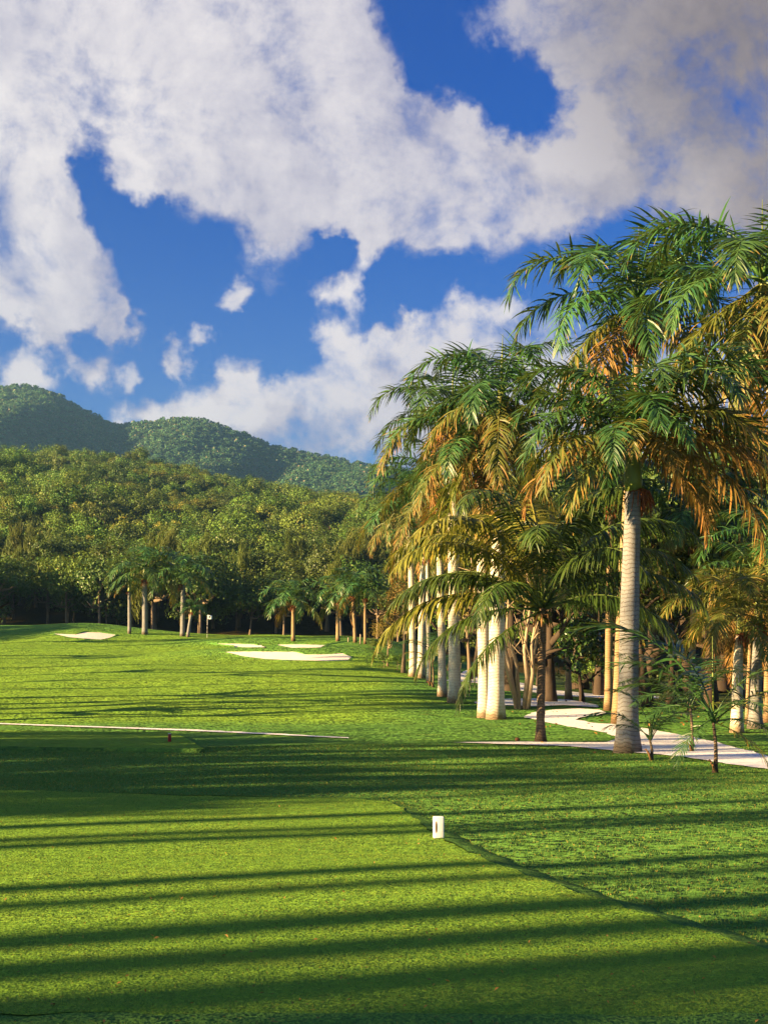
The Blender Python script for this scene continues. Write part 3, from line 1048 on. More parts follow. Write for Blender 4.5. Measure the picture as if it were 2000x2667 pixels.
# ------------------------------------------------------------------ palms
def frond_mesh(name, seed, L, elev, droop, nl, leaf, width, hang=.6, plume=.5, start=.1, segs=3, rr=.022, curl=0.0, power=1.5):
    """A pinnate frond: rachis leaving the origin towards +X, leaflets on both sides bending down under their weight."""
    r = np.random.default_rng(seed)
    n = 22
    s = np.linspace(0, 1, n)
    el = elev-droop*s**power
    az = curl*s**1.4
    st = np.column_stack([np.cos(el)*np.cos(az), np.cos(el)*np.sin(az), np.sin(el)])
    pts = np.concatenate([[np.zeros(3)], np.cumsum((st[:-1]+st[1:])/2*(L/(n-1)), 0)])
    mb = MB()
    mb.tube(pts, rr*(1-.85*s)*np.where(s < .06, 1.8, 1), 5)
    vs, qs, ts = [np.concatenate(mb.v)], [np.concatenate(mb.q)], [np.concatenate(mb.t)]
    k = len(vs[0])
    tone, dry, mi = [np.full(k, .95)], [np.full(k, .4)], None
    sl = np.linspace(start, .995, nl)
    sl = np.repeat(sl, 2)+r.normal(size=nl*2)*.004
    sl = np.clip(sl, start, .998)
    m = len(sl)
    sd = np.where(np.arange(m) % 2 == 0, 1.0, -1.0)
    pos = np.column_stack([np.interp(sl, s, pts[:, j]) for j in range(3)])
    T = np.column_stack([np.interp(sl, s, st[:, j]) for j in range(3)])
    T /= np.linalg.norm(T, axis=1)[:, None]
    Sv = np.cross(T, np.array((0, 0, 1.0)))
    ln = np.linalg.norm(Sv, axis=1)[:, None]
    Sv = np.where(ln > .15, Sv/(ln+1e-9), np.array((0, -1.0, 0)))
    Nv = np.cross(Sv, T)
    a = np.interp(sl, [start, .5, 1], [1.35, 1.15, .6])+r.normal(size=m)*.08
    lift = r.normal(size=m)*plume+.12
    D = T*np.cos(a)[:, None]+Sv*(sd*np.sin(a))[:, None]+Nv*lift[:, None]
    D /= np.linalg.norm(D, axis=1)[:, None]
    q = (sl-start)/(1-start)
    ll = leaf*np.clip(np.interp(q, [0, .08, .3, .65, 1], [.45, .75, 1, .92, .38]), .1, 1)*r.uniform(.82, 1.12, m)
    hg = hang*r.uniform(.6, 1.4, m)
    wv = np.cross(D, Nv+r.normal(size=(m, 3))*.35)
    wv /= np.linalg.norm(wv, axis=1)[:, None]
    rows_, p = [], pos.copy()
    prof = np.interp(np.linspace(0, 1, segs+1), [0, .15, .5, .85, 1], [.55, 1, .95, .5, .06])
    d = D.copy()
    for j in range(segs+1):
        ww = wv*(width*prof[j]*.5*(ll/leaf)[:, None]**.5)
        rows_.append((p-ww, p+ww))
        d = d+np.array((0, 0, -1.0))*(hg*(1.0/segs)*1.3)[:, None]+r.normal(size=(m, 3))*.03
        d /= np.linalg.norm(d, axis=1)[:, None]
        p = p+d*(ll/segs)[:, None]
    V = np.stack([x for pr in rows_ for x in pr], 1)
    nv = 2*(segs+1)
    base = k+np.arange(m)[:, None]*nv
    qq = np.concatenate([base+np.array([[2*j, 2*j+1, 2*j+3, 2*j+2]]) for j in range(segs)])
    vs.append(V.reshape(-1, 3))
    qs.append(qq)
    tn = np.clip(r.uniform(0, 1, m)*.6+.4*r.uniform(0, 1, m), 0, 1)
    tone.append(np.repeat(tn, nv))
    tip = np.tile(np.repeat(np.linspace(-.25, .25, segs+1), 2), m)
    dry.append(np.clip(np.repeat(r.uniform(.05, .95, m)*.7+.2*q, nv)+tip, 0, 1))
    return mesh_np(name, np.concatenate(vs), [np.concatenate(qs), np.concatenate(ts)], {'tone': np.concatenate(tone), 'dry': np.concatenate(dry)}, False, [M['palm_green']])


ELEV = [85, 68, 52, 36, 18, 0, -20, -42]
def HANG(e):
    return .5 if e >= 30 else (.8 if e > -10 else 1.2)


ROYAL = {(e, v): frond_mesh('frond', 100+e+v*7, 3.6, R(e), R(min(104+.5*e, e+84)), 74, .88, .054, HANG(e), .34, .10, 4, .026, .12*(v*2-1)) for e in ELEV for v in range(2)}
ROYAL_LO = {(e, v): frond_mesh('frond', 300+e+v*7, 3.6, R(e), R(min(104+.5*e, e+84)), 38, .92, .09, HANG(e), .36, .10, 3, .03, .12*(v*2-1)) for e in ELEV for v in range(2)}
COCO = {(e, v): frond_mesh('frond', 500+e+v*7, 4.3, R(e), R(min(80+.5*e, e+80)), 100, .88, .046, 1.2, .14, .18, 4, .034, .14*(v*2-1)) for e in ELEV for v in range(2)}
YOUNG = {(e, v): frond_mesh('frond', 700+e+v*7, 1.5, R(e), R(max(50, 45+e*.6)), 40, .46, .026, .3, .12, .2, 3, .013, .1*(v*2-1)) for e in ELEV for v in range(2)}


def trunk_mesh(name, pts, rad, mat, n=14, wob=0.012):
    mb = MB()
    mb.tube(pts, rad, n, True, 0.0, wob)
    return mb.mesh(name, [mat])


def flower_mesh(seed, s=1.0):
    r = np.random.default_rng(seed)
    mb = MB()
    for k in range(26):
        a, sp = r.uniform(0, 6.28), r.uniform(.15, .5)
        tip = np.array((math.cos(a)*sp, math.sin(a)*sp, -r.uniform(.35, .8)))*s
        mid = np.array((math.cos(a)*sp*.7, math.sin(a)*sp*.7, -.1*s))
        mb.tube(np.array([(0, 0, 0), mid, (mid+tip)/2+r.normal(size=3)*.03*s, tip]), [.02*s, .016*s, .022*s, .008*s], 4)
    return mb.mesh('flower_stalk', [M['flower']])


FLOWER = [flower_mesh(3), flower_mesh(4)]


def royal_palm(label, loc, h, r, mat, fl=1.0, nf=19, lo=False, gold=.35, lean=(0, 0), group=None, seed=0, flare=1.5, fronds=None, shaft=True, spear=True, green=None, tint=None, flower=True, belly=.1, emin=-52):
    """h: height of the frond base (top of the crownshaft); r: trunk radius; fl: frond length factor."""
    rr = random.Random(seed)
    t = thing('royal_palm', label, 'palm tree', loc, group)
    sh = min(1.5, h*.2) if shaft else .35
    hz = h-sh
    s = np.linspace(0, 1, 16)
    prof = 1+ (flare-1)*np.exp(-s*hz/.55) + belly*np.exp(-((s-.5)/.28)**2) - .22*s
    z = s*hz
    pts = np.column_stack([lean[0]*s**1.3, lean[1]*s**1.3, z-0.06*(s == 0)])
    link('trunk', trunk_mesh('trunk', pts, r*prof, mat), t)
    top = pts[-1]
    s2 = np.linspace(0, 1, 7)
    cs = np.column_stack([np.full(7, top[0]), np.full(7, top[1]), top[2]-.02+s2*(sh+.02)])
    link('crownshaft', trunk_mesh('crownshaft', cs, r*np.interp(s2, [0, .15, .5, 1], [.8, .98, .8, .42]), M['shaft'], 12, 0), t)
    hub = np.array((top[0], top[1], h))
    lib = ROYAL_LO if lo else ROYAL
    gm = green or M['palm_green']
    if fronds is None:
        fronds = []
        for k in range(nf):
            u = (k+.5)/nf
            e = 80-u*(80-emin)+rr.uniform(-8, 8)
            dryf = u > 1-gold*.45
            fronds.append((k*137.5+rr.uniform(-14, 14), e, fl*rr.uniform(.88, 1.08), 'palm_dry' if (dryf and rr.random() < .5) else ('palm_gold' if u > 1-gold else None)))
    for az, e, f, mt in fronds:
        ee = min(ELEV, key=lambda q: abs(q-e))
        o = link('frond', lib[(ee, rr.randrange(2))], t)
        o.location = hub+np.array((math.cos(R(az))*r*.3, math.sin(R(az))*r*.3, -sh*.25*max(0, (50-e))/100))
        o.rotation_euler = (0, -R(e-ee), R(az))
        o.scale = (f, f, f)
        set_mat(o, M[mt] if mt else gm)
    if spear:
        mb = MB()
        mb.tube(np.array([(hub[0], hub[1], h-.1), (hub[0]+.03, hub[1], h+.8*fl), (hub[0]+.07, hub[1], h+1.7*fl)]), [r*.22, r*.16, .008], 6)
        link('spear_leaf', mb.mesh('spear_leaf', [M['shaft']]), t)
    if flower:
        for k in range(2 if not lo else 1):
            o = link('flower_stalk', FLOWER[k], t)
            a = rr.uniform(3.6, 5.8)+k*2.2
            o.location = (top[0]+math.cos(a)*r*.9, top[1]+math.sin(a)*r*.9, hz+.05)
            o.scale = (fl*.8,)*3
    return t


def px_scale(d):
    return F/d


def palm_at(label, bx, by, hubx, huby, wpx, mat, frond_px, **kw):
    """Base pixel, hub pixel, trunk width and frond length in pixels of the photograph."""
    b = G(bx, by)
    d = b[1]
    hub = P(hubx, huby, d)
    k = d/F
    return royal_palm(label, tuple(b), hub[2]-b[2], wpx*k/2, mat, fl=frond_px*k/3.6, lean=(hub[0]-b[0], 0), **kw)


# the big palm in front: fronds laid out one by one
A_FR = [(178, 74, 1.16, None), (184, 52, 1.08, None), (200, 36, 1.0, None), (4, 80, 1.42, None), (-8, 66, 1.42, None), (-16, 50, 1.3, 'palm_gold'), (22, 40, 1.3, 'palm_gold'),
        (-32, 30, 1.2, 'palm_gold'), (-4, 18, 1.2, 'palm_dry'), (-66, 26, .85, None), (-112, 18, .9, None), (-150, 10, 1.0, 'palm_gold'), (172, 0, 1.0, 'palm_dry'), (-20, -10, 1.3, 'palm_dry'), (-12, 4, 1.4, 'palm_dry'),
        (60, 60, 1.2, None), (120, 56, 1.15, None), (95, 24, 1.1, None), (145, 24, 1.05, 'palm_gold'), (40, 4, 1.15, 'palm_dry'), (-46, 60, 1.2, None), (8, 34, 1.35, None), (150, 84, 1.1, None),
        (-80, 70, 1.0, None), (-88, 44, .95, None), (-97, 22, .8, 'palm_gold'), (-74, 4, .75, 'palm_dry'), (215, -18, .85, 'palm_gold'), (-10, -30, .9, 'palm_dry'), (165, 30, 1.0, None)]
palm_at('tallest big grey royal palm standing at the edge of the cart path', 1634, 1961, 1645, 1130, 52, M['trunk_grey'], 430, seed=1, fronds=A_FR, flare=1.5, belly=.06)
# white twin palms
palm_at('left trunk of the close pair of thick white palms', 1262, 1869, 1252, 1150, 33, M['trunk_white'], 290, seed=2, nf=19, emin=-72, gold=.45, flare=1.3)
palm_at('right trunk of the close pair of thick white palms', 1291, 1873, 1306, 1010, 41, M['trunk_white'], 310, seed=3, nf=19, emin=-72, gold=.4, flare=1.35)
palm_at('white palm with a scarred foot just left of the white pair', 1184, 1830, 1178, 1050, 31, M['trunk_white'], 285, seed=4, nf=19, emin=-72, gold=.45, flare=1.4)
palm_at('white palm half hidden by a hanging coconut frond', 1152, 1814, 1142, 1230, 20, M['trunk_white'], 230, seed=5, nf=17, emin=-70, gold=.45)
palm_at('slender white palm behind the two small saplings', 1117, 1779, 1112, 1390, 11, M['trunk_white'], 130, seed=6, nf=12, gold=.3, lo=True)
palm_at('right one of the farthest white palm pair by the fairway edge', 1096, 1766, 1108, 1260, 19, M['trunk_white'], 205, seed=7, nf=17, emin=-70, gold=.5)
palm_at('left one of the farthest white palm pair by the fairway edge', 1075, 1762, 1068, 1310, 17, M['trunk_white'], 195, seed=8, nf=17, emin=-70, gold=.5)
# palms on the right, behind the path
palm_at('short pale palm right of the tall sapling across the path', 1918, 1908, 1922, 1590, 27, M['trunk_white'], 240, seed=9, nf=14, gold=.6, green=M['palm_gold'], flare=1.45)
palm_at('bulging grey palm next to the picture edge across the path', 1966, 1897, 1972, 1560, 27, M['trunk_grey'], 240, seed=10, nf=14, gold=.6, flare=1.7, green=M['palm_gold'])
palm_at('thin leaning tan palm between the pale and bulging palms', 1945, 1886, 1958, 1480, 10, M['trunk_tan'], 220, seed=11, nf=12, gold=.5)
palm_at('orange lit palm trunk cut by the right picture edge', 1997, 1882, 2000, 1400, 17, M['trunk_tan'], 260, seed=12, nf=13, gold=.5)
palm_at('tan palm just left of the big grey trunk', 1584, 1850, 1590, 1230, 19, M['trunk_tan'], 240, seed=13, nf=14, gold=.3)
palm_at('pale palm mostly hidden behind the big grey trunk', 1607, 1884, 1662, 775, 24, M['trunk_tan'], 420, seed=14, nf=23, gold=.3)
palm_at('tall palm rising behind the right picture edge', 2085, 1920, 1985, 720, 34, M['trunk_grey'], 450, seed=16, nf=24, gold=.4, emin=-72)
palm_at('palm in the shaded grove with a crown between big trunk and edge', 1800, 1850, 1810, 1330, 17, M['trunk_tan'], 250, seed=16, nf=15, gold=.35)
palm_at('deep shaded palm in the grove left of the dark bushy tree', 1480, 1822, 1470, 1290, 15, M['trunk_tan'], 210, seed=17, nf=13, gold=.3, lo=True)
# palms beside the green
for k, (lb, bx, by, hx, hy, wp, fp) in enumerate([
        ('tall thick grey palm left of the flag against the dark wood', 378, 1652, 378, 1475, 14, 128),
        ('thin pale palm immediately left of the thick grey palm', 338, 1650, 338, 1515, 9, 52),
        ('second tall palm between thick grey palm and the flag', 476, 1657, 478, 1490, 12, 118),
        ('low slanting palm just left of the flagstick', 490, 1659, 500, 1580, 8, 55),
        ('stand-alone palm with pale foot above the small bunker', 764, 1669, 764, 1555, 10, 108),
        ('palm left of the two wooden stakes', 880, 1670, 880, 1545, 10, 100),
        ('palm with a hanging dead leaf between the wooden stakes', 925, 1673, 919, 1525, 9, 100),
        ('rightmost straight pale palm of those by the green', 951, 1677, 951, 1530, 8, 95)]):
    palm_at(lb, bx, by, hx, hy, wp, M['trunk_grey'] if k < 4 else M['trunk_tan'], fp, seed=30+k, nf=15 if k not in (1, 3) else 10, gold=.12, emin=-22, lo=True, flare=1.2, group='palms beside the green')

dead_host = [o for o in COL.objects if o.get('label', '').startswith('palm with a hanging dead leaf')][0]
kk = dead_host.location.y/F
mb = MB()
mb.tube(np.array([(-3, 0, 88), (-6, -3, 84), (-11, -4, 74), (-12, -4, 64), (-8, -3, 50), (-4, -2, 36)])*np.array((kk, kk, kk))+np.array((0, -.3, 0)), [.09, .10, .09, .07, .06, .02], 6)
link('dead_frond', mb.mesh('dead_frond', [M['husk']]), dead_host)
# palms out of the picture on the left, whose shadows cross the turf
SHADOW = []
for yt, t_, h in [(7.5, 44, 16), (8.15, 41, 15), (8.42, 38, 15), (9.2, 46, 16), (9.5, 40, 15), (10.3, 38, 15), (10.6, 48, 17), (12.1, 43, 16), (13.05, 36, 15), (16.1, 38, 15), (16.75, 44, 16), (18.2, 36, 15)]:
    SHADOW.append((-.933*t_, yt-.36*t_, h))
for yt, t_, h in [(23, 36, 9.5), (25.5, 40, 11), (28.5, 35, 9), (31.2, 41, 15.5), (34, 37, 10), (36.6, 42, 13.5), (40.5, 36, 9)]:
    SHADOW.append((-.933*t_, yt-.36*t_, h))
for yr, ex, h in [(1845, 9, 11), (1795, 12, 12), (1740, 7, 12), (1690, 10, 13)]:
    g_ = G(2, yr)
    SHADOW.append((g_[0]-ex, g_[1]-ex*.386, h))
for k, (x, y, h) in enumerate(SHADOW):
    royal_palm('royal palm outside the picture on the left throwing a long shadow', (x, y, float(H(x, y))), h, .24, M['trunk_grey'], fl=1.05, nf=14, lo=True, gold=.3,
               seed=60+k, group='palms along the left of the hole', flower=False)
# leafy trees of the same row, shading the turf before the lower tee and the foot of the wood
for k, (x, y, h, cr) in enumerate([(-28, -4.6, 7.6, 2.3), (-27, 11.5, 5.5, 3.4), (-31, 15, 6, 3.8), (-27, 19.5, 5.5, 3.2), (-34, 23, 6.5, 3.8), (-29, 28.5, 5.5, 3), (-38, 29, 7, 3.6), (-29, 33.5, 6, 3), (-36, 36.5, 7, 3.4),
                                   (-70, 140, 9, 6), (-78, 152, 10, 7), (-66, 166, 9, 6), (-88, 166, 11, 7), (-82, 130, 9, 6), (-64, 178, 9, 6)]):
    tree('shade_tree', 'leafy tree outside the picture on the left throwing broad shade', 'tree', (x, y, float(H(x, y))), h, cr, 'big', k, M['leaf_dark'], LIMBS_DARK[k % 3], 'shade trees along the left of the hole')

for k, (yr, ex, h, cr) in enumerate([(1676, 6, 8.5, 1.7), (1708, 4, 9, 1.7), (1716, 9, 9.5, 1.5), (1760, 3, 9, 1.5), (1779, 7, 9, 1.1), (1818, 3, 8.5, 1.5), (1834, 7, 9, 1.3), (1848, 4, 8.5, 1.3), (1860, 8, 9, 1.3), (1875, 5, 8, 1.4)]):
    g_ = G(2, yr)
    x, y = g_[0]-ex, g_[1]-ex*.386
    tree('shade_tree', 'leafy tree outside the picture on the left throwing a long streak of shade', 'tree', (x, y, float(H(x, y))), h, cr, 'big', k, M['leaf_dark'], LIMBS_DARK[k % 3], 'streak trees along the left of the fairway', flat=4.2)

# ------------------------------------------------------------------ coconut palm
def coconut_palm():
    b = G(1407, 1934)
    d = b[1]
    k = d/F
    hub = P(1412, 1575, d)
    h = hub[2]-b[2]
    t = thing('coconut_palm', 'dark trunked coconut palm with long drooping fronds before the path', 'palm tree', tuple(b))
    s = np.linspace(0, 1, 18)
    pts = np.column_stack([(hub[0]-b[0])*s, 0.05*np.sin(s*3), s*(h-.1)-.06*(s == 0)])
    r = 10.5*k*(1+.75*np.exp(-s*h/.28)+.08*np.sin(s*60))
    link('trunk', trunk_mesh('trunk', pts, r, M['trunk_coconut'], 14, .03), t)
    FR = [(182, 36, .92), (176, 20, 1.0), (188, 4, .8), (200, 52, 1.0), (165, 60, 1.05), (150, 40, .9), (215, 66, 1.02), (120, 72, 1.1), (95, 84, 1.1), (60, 70, 1.1),
          (265, 64, .9), (300, 50, .9), (240, 30, .8), (330, 20, .78), (2, 18, .84), (-12, 36, .95), (14, 52, 1.0), (40, 30, .95), (75, 40, .95), (350, 66, 1.05), (205, -22, .72), (230, 78, 1.08), (310, 78, 1.1)]
    for i, (az, e, f) in enumerate(FR):
        ee = min(ELEV, key=lambda q: abs(q-e))
        o = link('frond', COCO[(ee, i % 2)], t)
        o.location = (hub[0]-b[0]+math.cos(R(az))*.07, math.sin(R(az))*.07, h-.15+.25*e/90)
        o.rotation_euler = (0, -R(e-ee), R(az))
        o.scale = (f*1.3,)*3
        set_mat(o, M['coconut_yellow'] if i in (3, 4, 7, 6, 8, 1) else M['coconut_green'])
    for i in range(9):
        mb = MB()
        a, sz = i*2.4, .085
        cc = np.array((hub[0]-b[0]+math.cos(a)*.2, math.sin(a)*.2, h-.28-.1*(i % 3)))
        zz = np.linspace(-1, 1, 7)
        mb.tube(np.column_stack([np.full(7, cc[0]), np.full(7, cc[1]), cc[2]+zz*sz*1.25]), np.maximum(sz*np.sqrt(np.clip(1-zz**2, 0, 1)), .004), 8)
        link('coconut', mb.mesh('coconut', [M['leaf_nut']]), t)
    for i in range(7):
        mb = MB()
        a = i*.9
        c0_ = np.array((hub[0]-b[0], 0, h-.35))
        dv = np.array((math.cos(a), math.sin(a), 0))
        mb.tube(np.array([c0_+dv*.06, c0_+dv*.2+np.array((0, 0, .05)), c0_+dv*.3+np.array((0, 0, -.3))]), [.07, .05, .015], 5)
        link('leaf_sheath', mb.mesh('leaf_sheath', [M['husk']]), t)


M['leaf_nut'] = simple('green_nut', (0.05, 0.06, 0.012), (0.11, 0.11, 0.02), 8, 0.5, 0.3)
coconut_palm()


# ------------------------------------------------------------------ young palms
def sapling(label, bx, by, trunk_px, stem_w, fr, fl, spear=None, scale_lib=None):
    b = G(bx, by)
    k = b[1]/F
    t = thing('palm_sapling', label, 'palm sapling', tuple(b))
    th = trunk_px*k
    s = np.linspace(0, 1, 9)
    mb = MB()
    mb.tube(np.column_stack([.03*np.sin(s*4), .0*s, s*th-.04*(s == 0)]), stem_w*k/2*(1.0+.8*np.exp(-s*th/.1)-.35*s), 9)
    link('trunk', mb.mesh('trunk', [M['trunk_coconut']]), t)
    for i, (az, e, f, mt) in enumerate(fr):
        ee = min(ELEV, key=lambda q: abs(q-e))
        o = link('frond', YOUNG[(ee, i % 2)], t)
        o.location = (.03*math.sin(4)*0, 0, th*(.86+.14*(i % 3)/2))
        o.rotation_euler = (0, -R(e-ee), R(az))
        f = f*fl*k/1.5*1.7
        o.scale = (f, f, f)
        set_mat(o, M[mt])
    if spear:
        mb = MB()
        mb.tube(np.array([(0, 0, th*.9), (.01, 0, th+spear*k*.5), (.02, 0, th+spear*k)]), [.022, .018, .006], 5)
        link('spear_leaf', mb.mesh('spear_leaf', [M['shaft']]), t)
    # dead sheath at the foot
    mb = MB()
    mb.tube(np.array([(0, -.03, .02), (-.05, -.05, .16), (-.12, -.06, .26), (-.2, -.06, .22)]), [.035, .03, .02, .004], 5)
    link('dead_sheath', mb.mesh('dead_sheath', [M['husk']]), t)
    return t


GN_, GD_ = 'sapling_green', 'palm_gold'
sapling('tall palm sapling with a straight spear leaf nearest the camera by the path', 1861, 2013, 150, 11,
        [(178, 68, 1.05, GN_), (186, 56, .72, GN_), (165, 40, .6, GN_), (8, 40, .62, GD_), (-20, 62, .6, GN_), (200, 20, .45, GN_), (30, 10, .5, GN_), (150, 78, .8, GN_), (-60, 30, .45, GN_), (340, -20, .4, GD_), (215, -20, .4, GN_)], 265, 200)
sapling('small palm sapling right beside the foot of the big grey palm', 1694, 1981, 60, 8,
        [(182, 52, .72, GN_), (175, 85, .75, GN_), (10, 70, .8, GN_), (30, 52, .7, GN_), (-25, 84, .9, GN_), (160, 36, .5, GN_), (-60, 60, .5, GN_)], 150, 60)
sapling('shaded palm sapling behind the tall spear sapling', 1800, 1960, 130, 9,
        [(180, 52, .8, GN_), (170, 68, 1.0, GN_), (10, 52, .8, GN_), (-30, 68, .8, GN_), (60, 68, .9, GN_), (200, 20, .7, GN_), (350, 18, .7, GD_)], 150, None)
sapling('sapling with bright tufts before the slender white palm', 1127, 1790, 70, 5,
        [(180, 52, .8, GD_), (20, 68, .8, GN_), (200, 20, .7, GD_), (-20, 36, .8, GN_), (60, 80, .8, GD_), (160, 0, .7, GN_), (340, 0, .7, GD_)], 60, None)
sapling('leafy sapling between the far white pair and the fairway', 1119, 1786, 95, 4,
        [(170, 52, .8, GN_), (10, 68, .8, GN_), (210, 36, .9, GN_), (-40, 52, .8, GN_), (80, 80, .8, GN_)], 60, None)


# ------------------------------------------------------------------ other trees of the grove
def forked_tree():
    b = G(1352, 1846)
    k = b[1]/F
    t = thing('forked_tree', 'gnarled multi stemmed tree with bare yellowish twigs behind the white pair', 'tree', tuple(b))
    r = np.random.default_rng(11)
    stems = [((-6, 0), [(-22, 90), (-34, 170), (-60, 300), (-72, 420)], 11), ((0, 0), [(-4, 110), (-30, 210), (-20, 330), (-10, 450)], 10), ((14, 2), [(20, 80), (12, 150), (30, 260), (20, 400)], 13),
             ((22, 0), [(34, 90), (30, 160), (58, 290), (80, 400)], 10), ((-4, 1), [(-44, 140), (-80, 200), (-110, 300), (-120, 380)], 8), ((18, 1), [(44, 140), (62, 220), (60, 330), (70, 430)], 8)]
    for (sx, sy), pts, wd in stems:
        p = [np.array((sx*k, sy*k*3, -.05))]+[np.array((a*k, sy*k*3+r.normal()*.5, c*k)) for a, c in pts]
        mb = MB()
        mb.tube(np.array(p), np.array([1.25, .95, .75, .5, .2])*wd*k*.5, 8, wob=.05)
        st = link('stem', mb.mesh('stem', [M['bark_pale']]), t)
        for q in range(9):
            i = r.integers(2, 5)
            a = p[i-1]+(p[i]-p[i-1])*r.uniform(0, 1)
            e = a+np.array((r.normal()*.9, r.normal()*.6, r.uniform(.5, 1.9)))
            mb = MB()
            mb.tube(np.array([a, (a+e)/2+r.normal(size=3)*.12, e]), [.035, .024, .008], 4)
            link('branch', mb.mesh('branch', [M['bark_pale']]), st)
    for q, (dx, dz, cr) in enumerate([(-60, 330, 100), (30, 370, 110), (-10, 450, 100), (70, 300, 80), (-110, 260, 70)]):
        c = link('crown', CROWN['twig'][q % 3], t, (dx*k, r.normal()*.8, dz*k))
        c.scale = (cr*k,)*3
        c.rotation_euler = (0, 0, q*1.3)


forked_tree()


def px_tree(name, label, bx, by, cz_px, cr_px, kind, var, mat, limbs, flat=1.0, group=None, dx=0):
    b = G(bx, by)
    k = b[1]/F
    return tree(name, label, 'tree', tuple(b), cz_px*k, cr_px*k, kind, var, mat, limbs, group, flat=flat)


px_tree('glossy_tree', 'dark low tree with big glossy leaves left of the big grey trunk', 1515, 1828, 150, 105, 'glossy', 0, M['leaf_glossy'], LIMBS_DARK[0], 1.1)
px_tree('shaded_tree', 'dark trunked tree standing right behind the coconut palm', 1434, 1829, 330, 170, 'big', 1, M['leaf_dark'], LIMBS_DARK[1], 1.15)
px_tree('twiggy_tree', 'yellowish bare twig tree left of the far white palm pair', 1052, 1752, 175, 80, 'twig', 0, M['leaf_twig'], LIMBS[0], 1.1)
px_tree('twiggy_tree', 'yellowish twig tree filling the gap between the white palms', 1225, 1770, 200, 95, 'twig', 1, M['leaf_twig'], LIMBS[1], 1.2)
px_tree('twiggy_tree', 'brownish twig tree low behind the far white palm pair', 1010, 1735, 90, 55, 'twig', 2, M['leaf_twig'], LIMBS[2], 1.0)
px_tree('shaded_tree', 'small round dark bush like tree at the end of the path', 1545, 1806, 70, 60, 'big', 2, M['leaf_olive'], LIMBS_DARK[2], .8)
GROVE_PLACE = ['above the forked tree behind the white pair',
               'over the coconut palm crown',
               'left of the big grey trunk behind the glossy tree',
               'directly behind the big grey trunk',
               'just right of the big grey trunk',
               'above the leaning saplings across the path',
               'behind the short pale palm',
               'behind the bulging grey palm at the picture edge',
               'cut by the right picture edge',
               'low and near the right side of the big trunk',
               'low and near behind the short pale palm',
               'lowest in front behind the saplings',
               'low one beside the glossy tree',
               'lower one behind the leaning tan palm',
               'behind the white pair of trunks',
               'behind the far white palm pair']
GROVE = [(1330, 1800, 420, 190), (1420, 1790, 480, 200), (1510, 1795, 430, 190), (1600, 1800, 520, 220), (1700, 1805, 460, 210), (1790, 1800, 540, 230), (1880, 1805, 470, 210), (1960, 1800, 560, 240),
         (2060, 1810, 500, 230), (1680, 1840, 380, 170), (1850, 1846, 400, 190), (1750, 1835, 260, 130), (1560, 1812, 300, 150), (1930, 1845, 300, 150), (1250, 1765, 330, 140), (1180, 1750, 260, 120)]
for k, (bx, by, cz, cr) in enumerate(GROVE):
    px_tree('grove_tree', 'dark leafy grove tree ' + GROVE_PLACE[k], bx, by, cz, cr, 'big', k, M['leaf_dark'], LIMBS_DARK[k % 3], random.uniform(1.0, 1.3), 'dark trees of the grove')
SHRUB_PLACE = ['at the mound end left of the far white palms',
               'nearest left of the far white palm pair',
               'first right of the rightmost green side palm',
               'second right of the rightmost green side palm',
               'at the upper bend of the path',
               'beside the glossy tree near the path end',
               'between coconut trunk and glossy tree',
               'just right of the big grey trunk far back',
               'far back behind the saplings',
               'behind the forked tree by the upper path']
for k, (bx, by, cz, cr) in enumerate([(1000, 1738, 22, 26), (1035, 1745, 26, 30), (968, 1690, 18, 20), (985, 1700, 22, 24), (1200, 1740, 20, 24), (1580, 1800, 30, 40), (1495, 1795, 24, 36), (1640, 1802, 26, 40), (1700, 1806, 34, 44), (1330, 1772, 22, 26)]):
    px_tree('low_shrub', 'low ragged shrub ' + SHRUB_PLACE[k], bx, by, cz, cr, 'broad', k, M['leaf_olive'] if k % 2 else M['leaf_dark'], LIMBS[k % 4], .8, 'low shrubs along the grove edge')

# ------------------------------------------------------------------ things on the course
def rounded_box(mb, c, e, bev):
    bm = bmesh.new()
    bmesh.ops.create_cube(bm, size=1.0)
    bmesh.ops.scale(bm, vec=e, verts=bm.verts)
    bmesh.ops.bevel(bm, geom=bm.edges[:], offset=bev, segments=3, profile=.5, affect='EDGES')
    bmesh.ops.translate(bm, vec=c, verts=bm.verts)
    return bm


def bm_mesh(name, bm, mat):
    me = bpy.data.meshes.new(name)
    bm.to_mesh(me)
    bm.free()
    me.polygons.foreach_set('use_smooth', np.ones(len(me.polygons), bool))
    me.materials.append(mat)
    return me


# white tee marker: upright slab seen corner-on, with a slim leaf-shaped brown emblem
b = P(1142, 2186, 15.55)
t = thing('tee_marker', 'white rounded slab tee marker on the near tee edge', 'tee marker', (b[0], 15.55, 0.0), rz=R(6))
bm = rounded_box(None, (0, 0, .108), (.115, .075, .23), .014)
link('body', bm_mesh('body', bm, M['white_paint']), t)
mb = MB()
zz = np.linspace(-1, 1, 9)
wd = .010*np.sqrt(np.clip(1-zz**2, 0, 1))+.0006
va = np.concatenate([np.column_stack([-.030-wd, np.full(9, -.0385), .112+zz*.065]), np.column_stack([-.030+wd, np.full(9, -.0385), .112+zz*.065]),
                     np.column_stack([-.030-wd, np.full(9, -.0365), .112+zz*.065]), np.column_stack([-.030+wd, np.full(9, -.0365), .112+zz*.065])])
i_ = np.arange(8)
mb.add(va, np.concatenate([np.stack([i_, i_+9, i_+10, i_+1], 1), np.stack([i_+18, i_, i_+1, i_+19], 1), np.stack([i_+9, i_+27, i_+28, i_+10], 1)]))
link('emblem', mb.mesh('emblem', [M['mark_brown']], False), t)

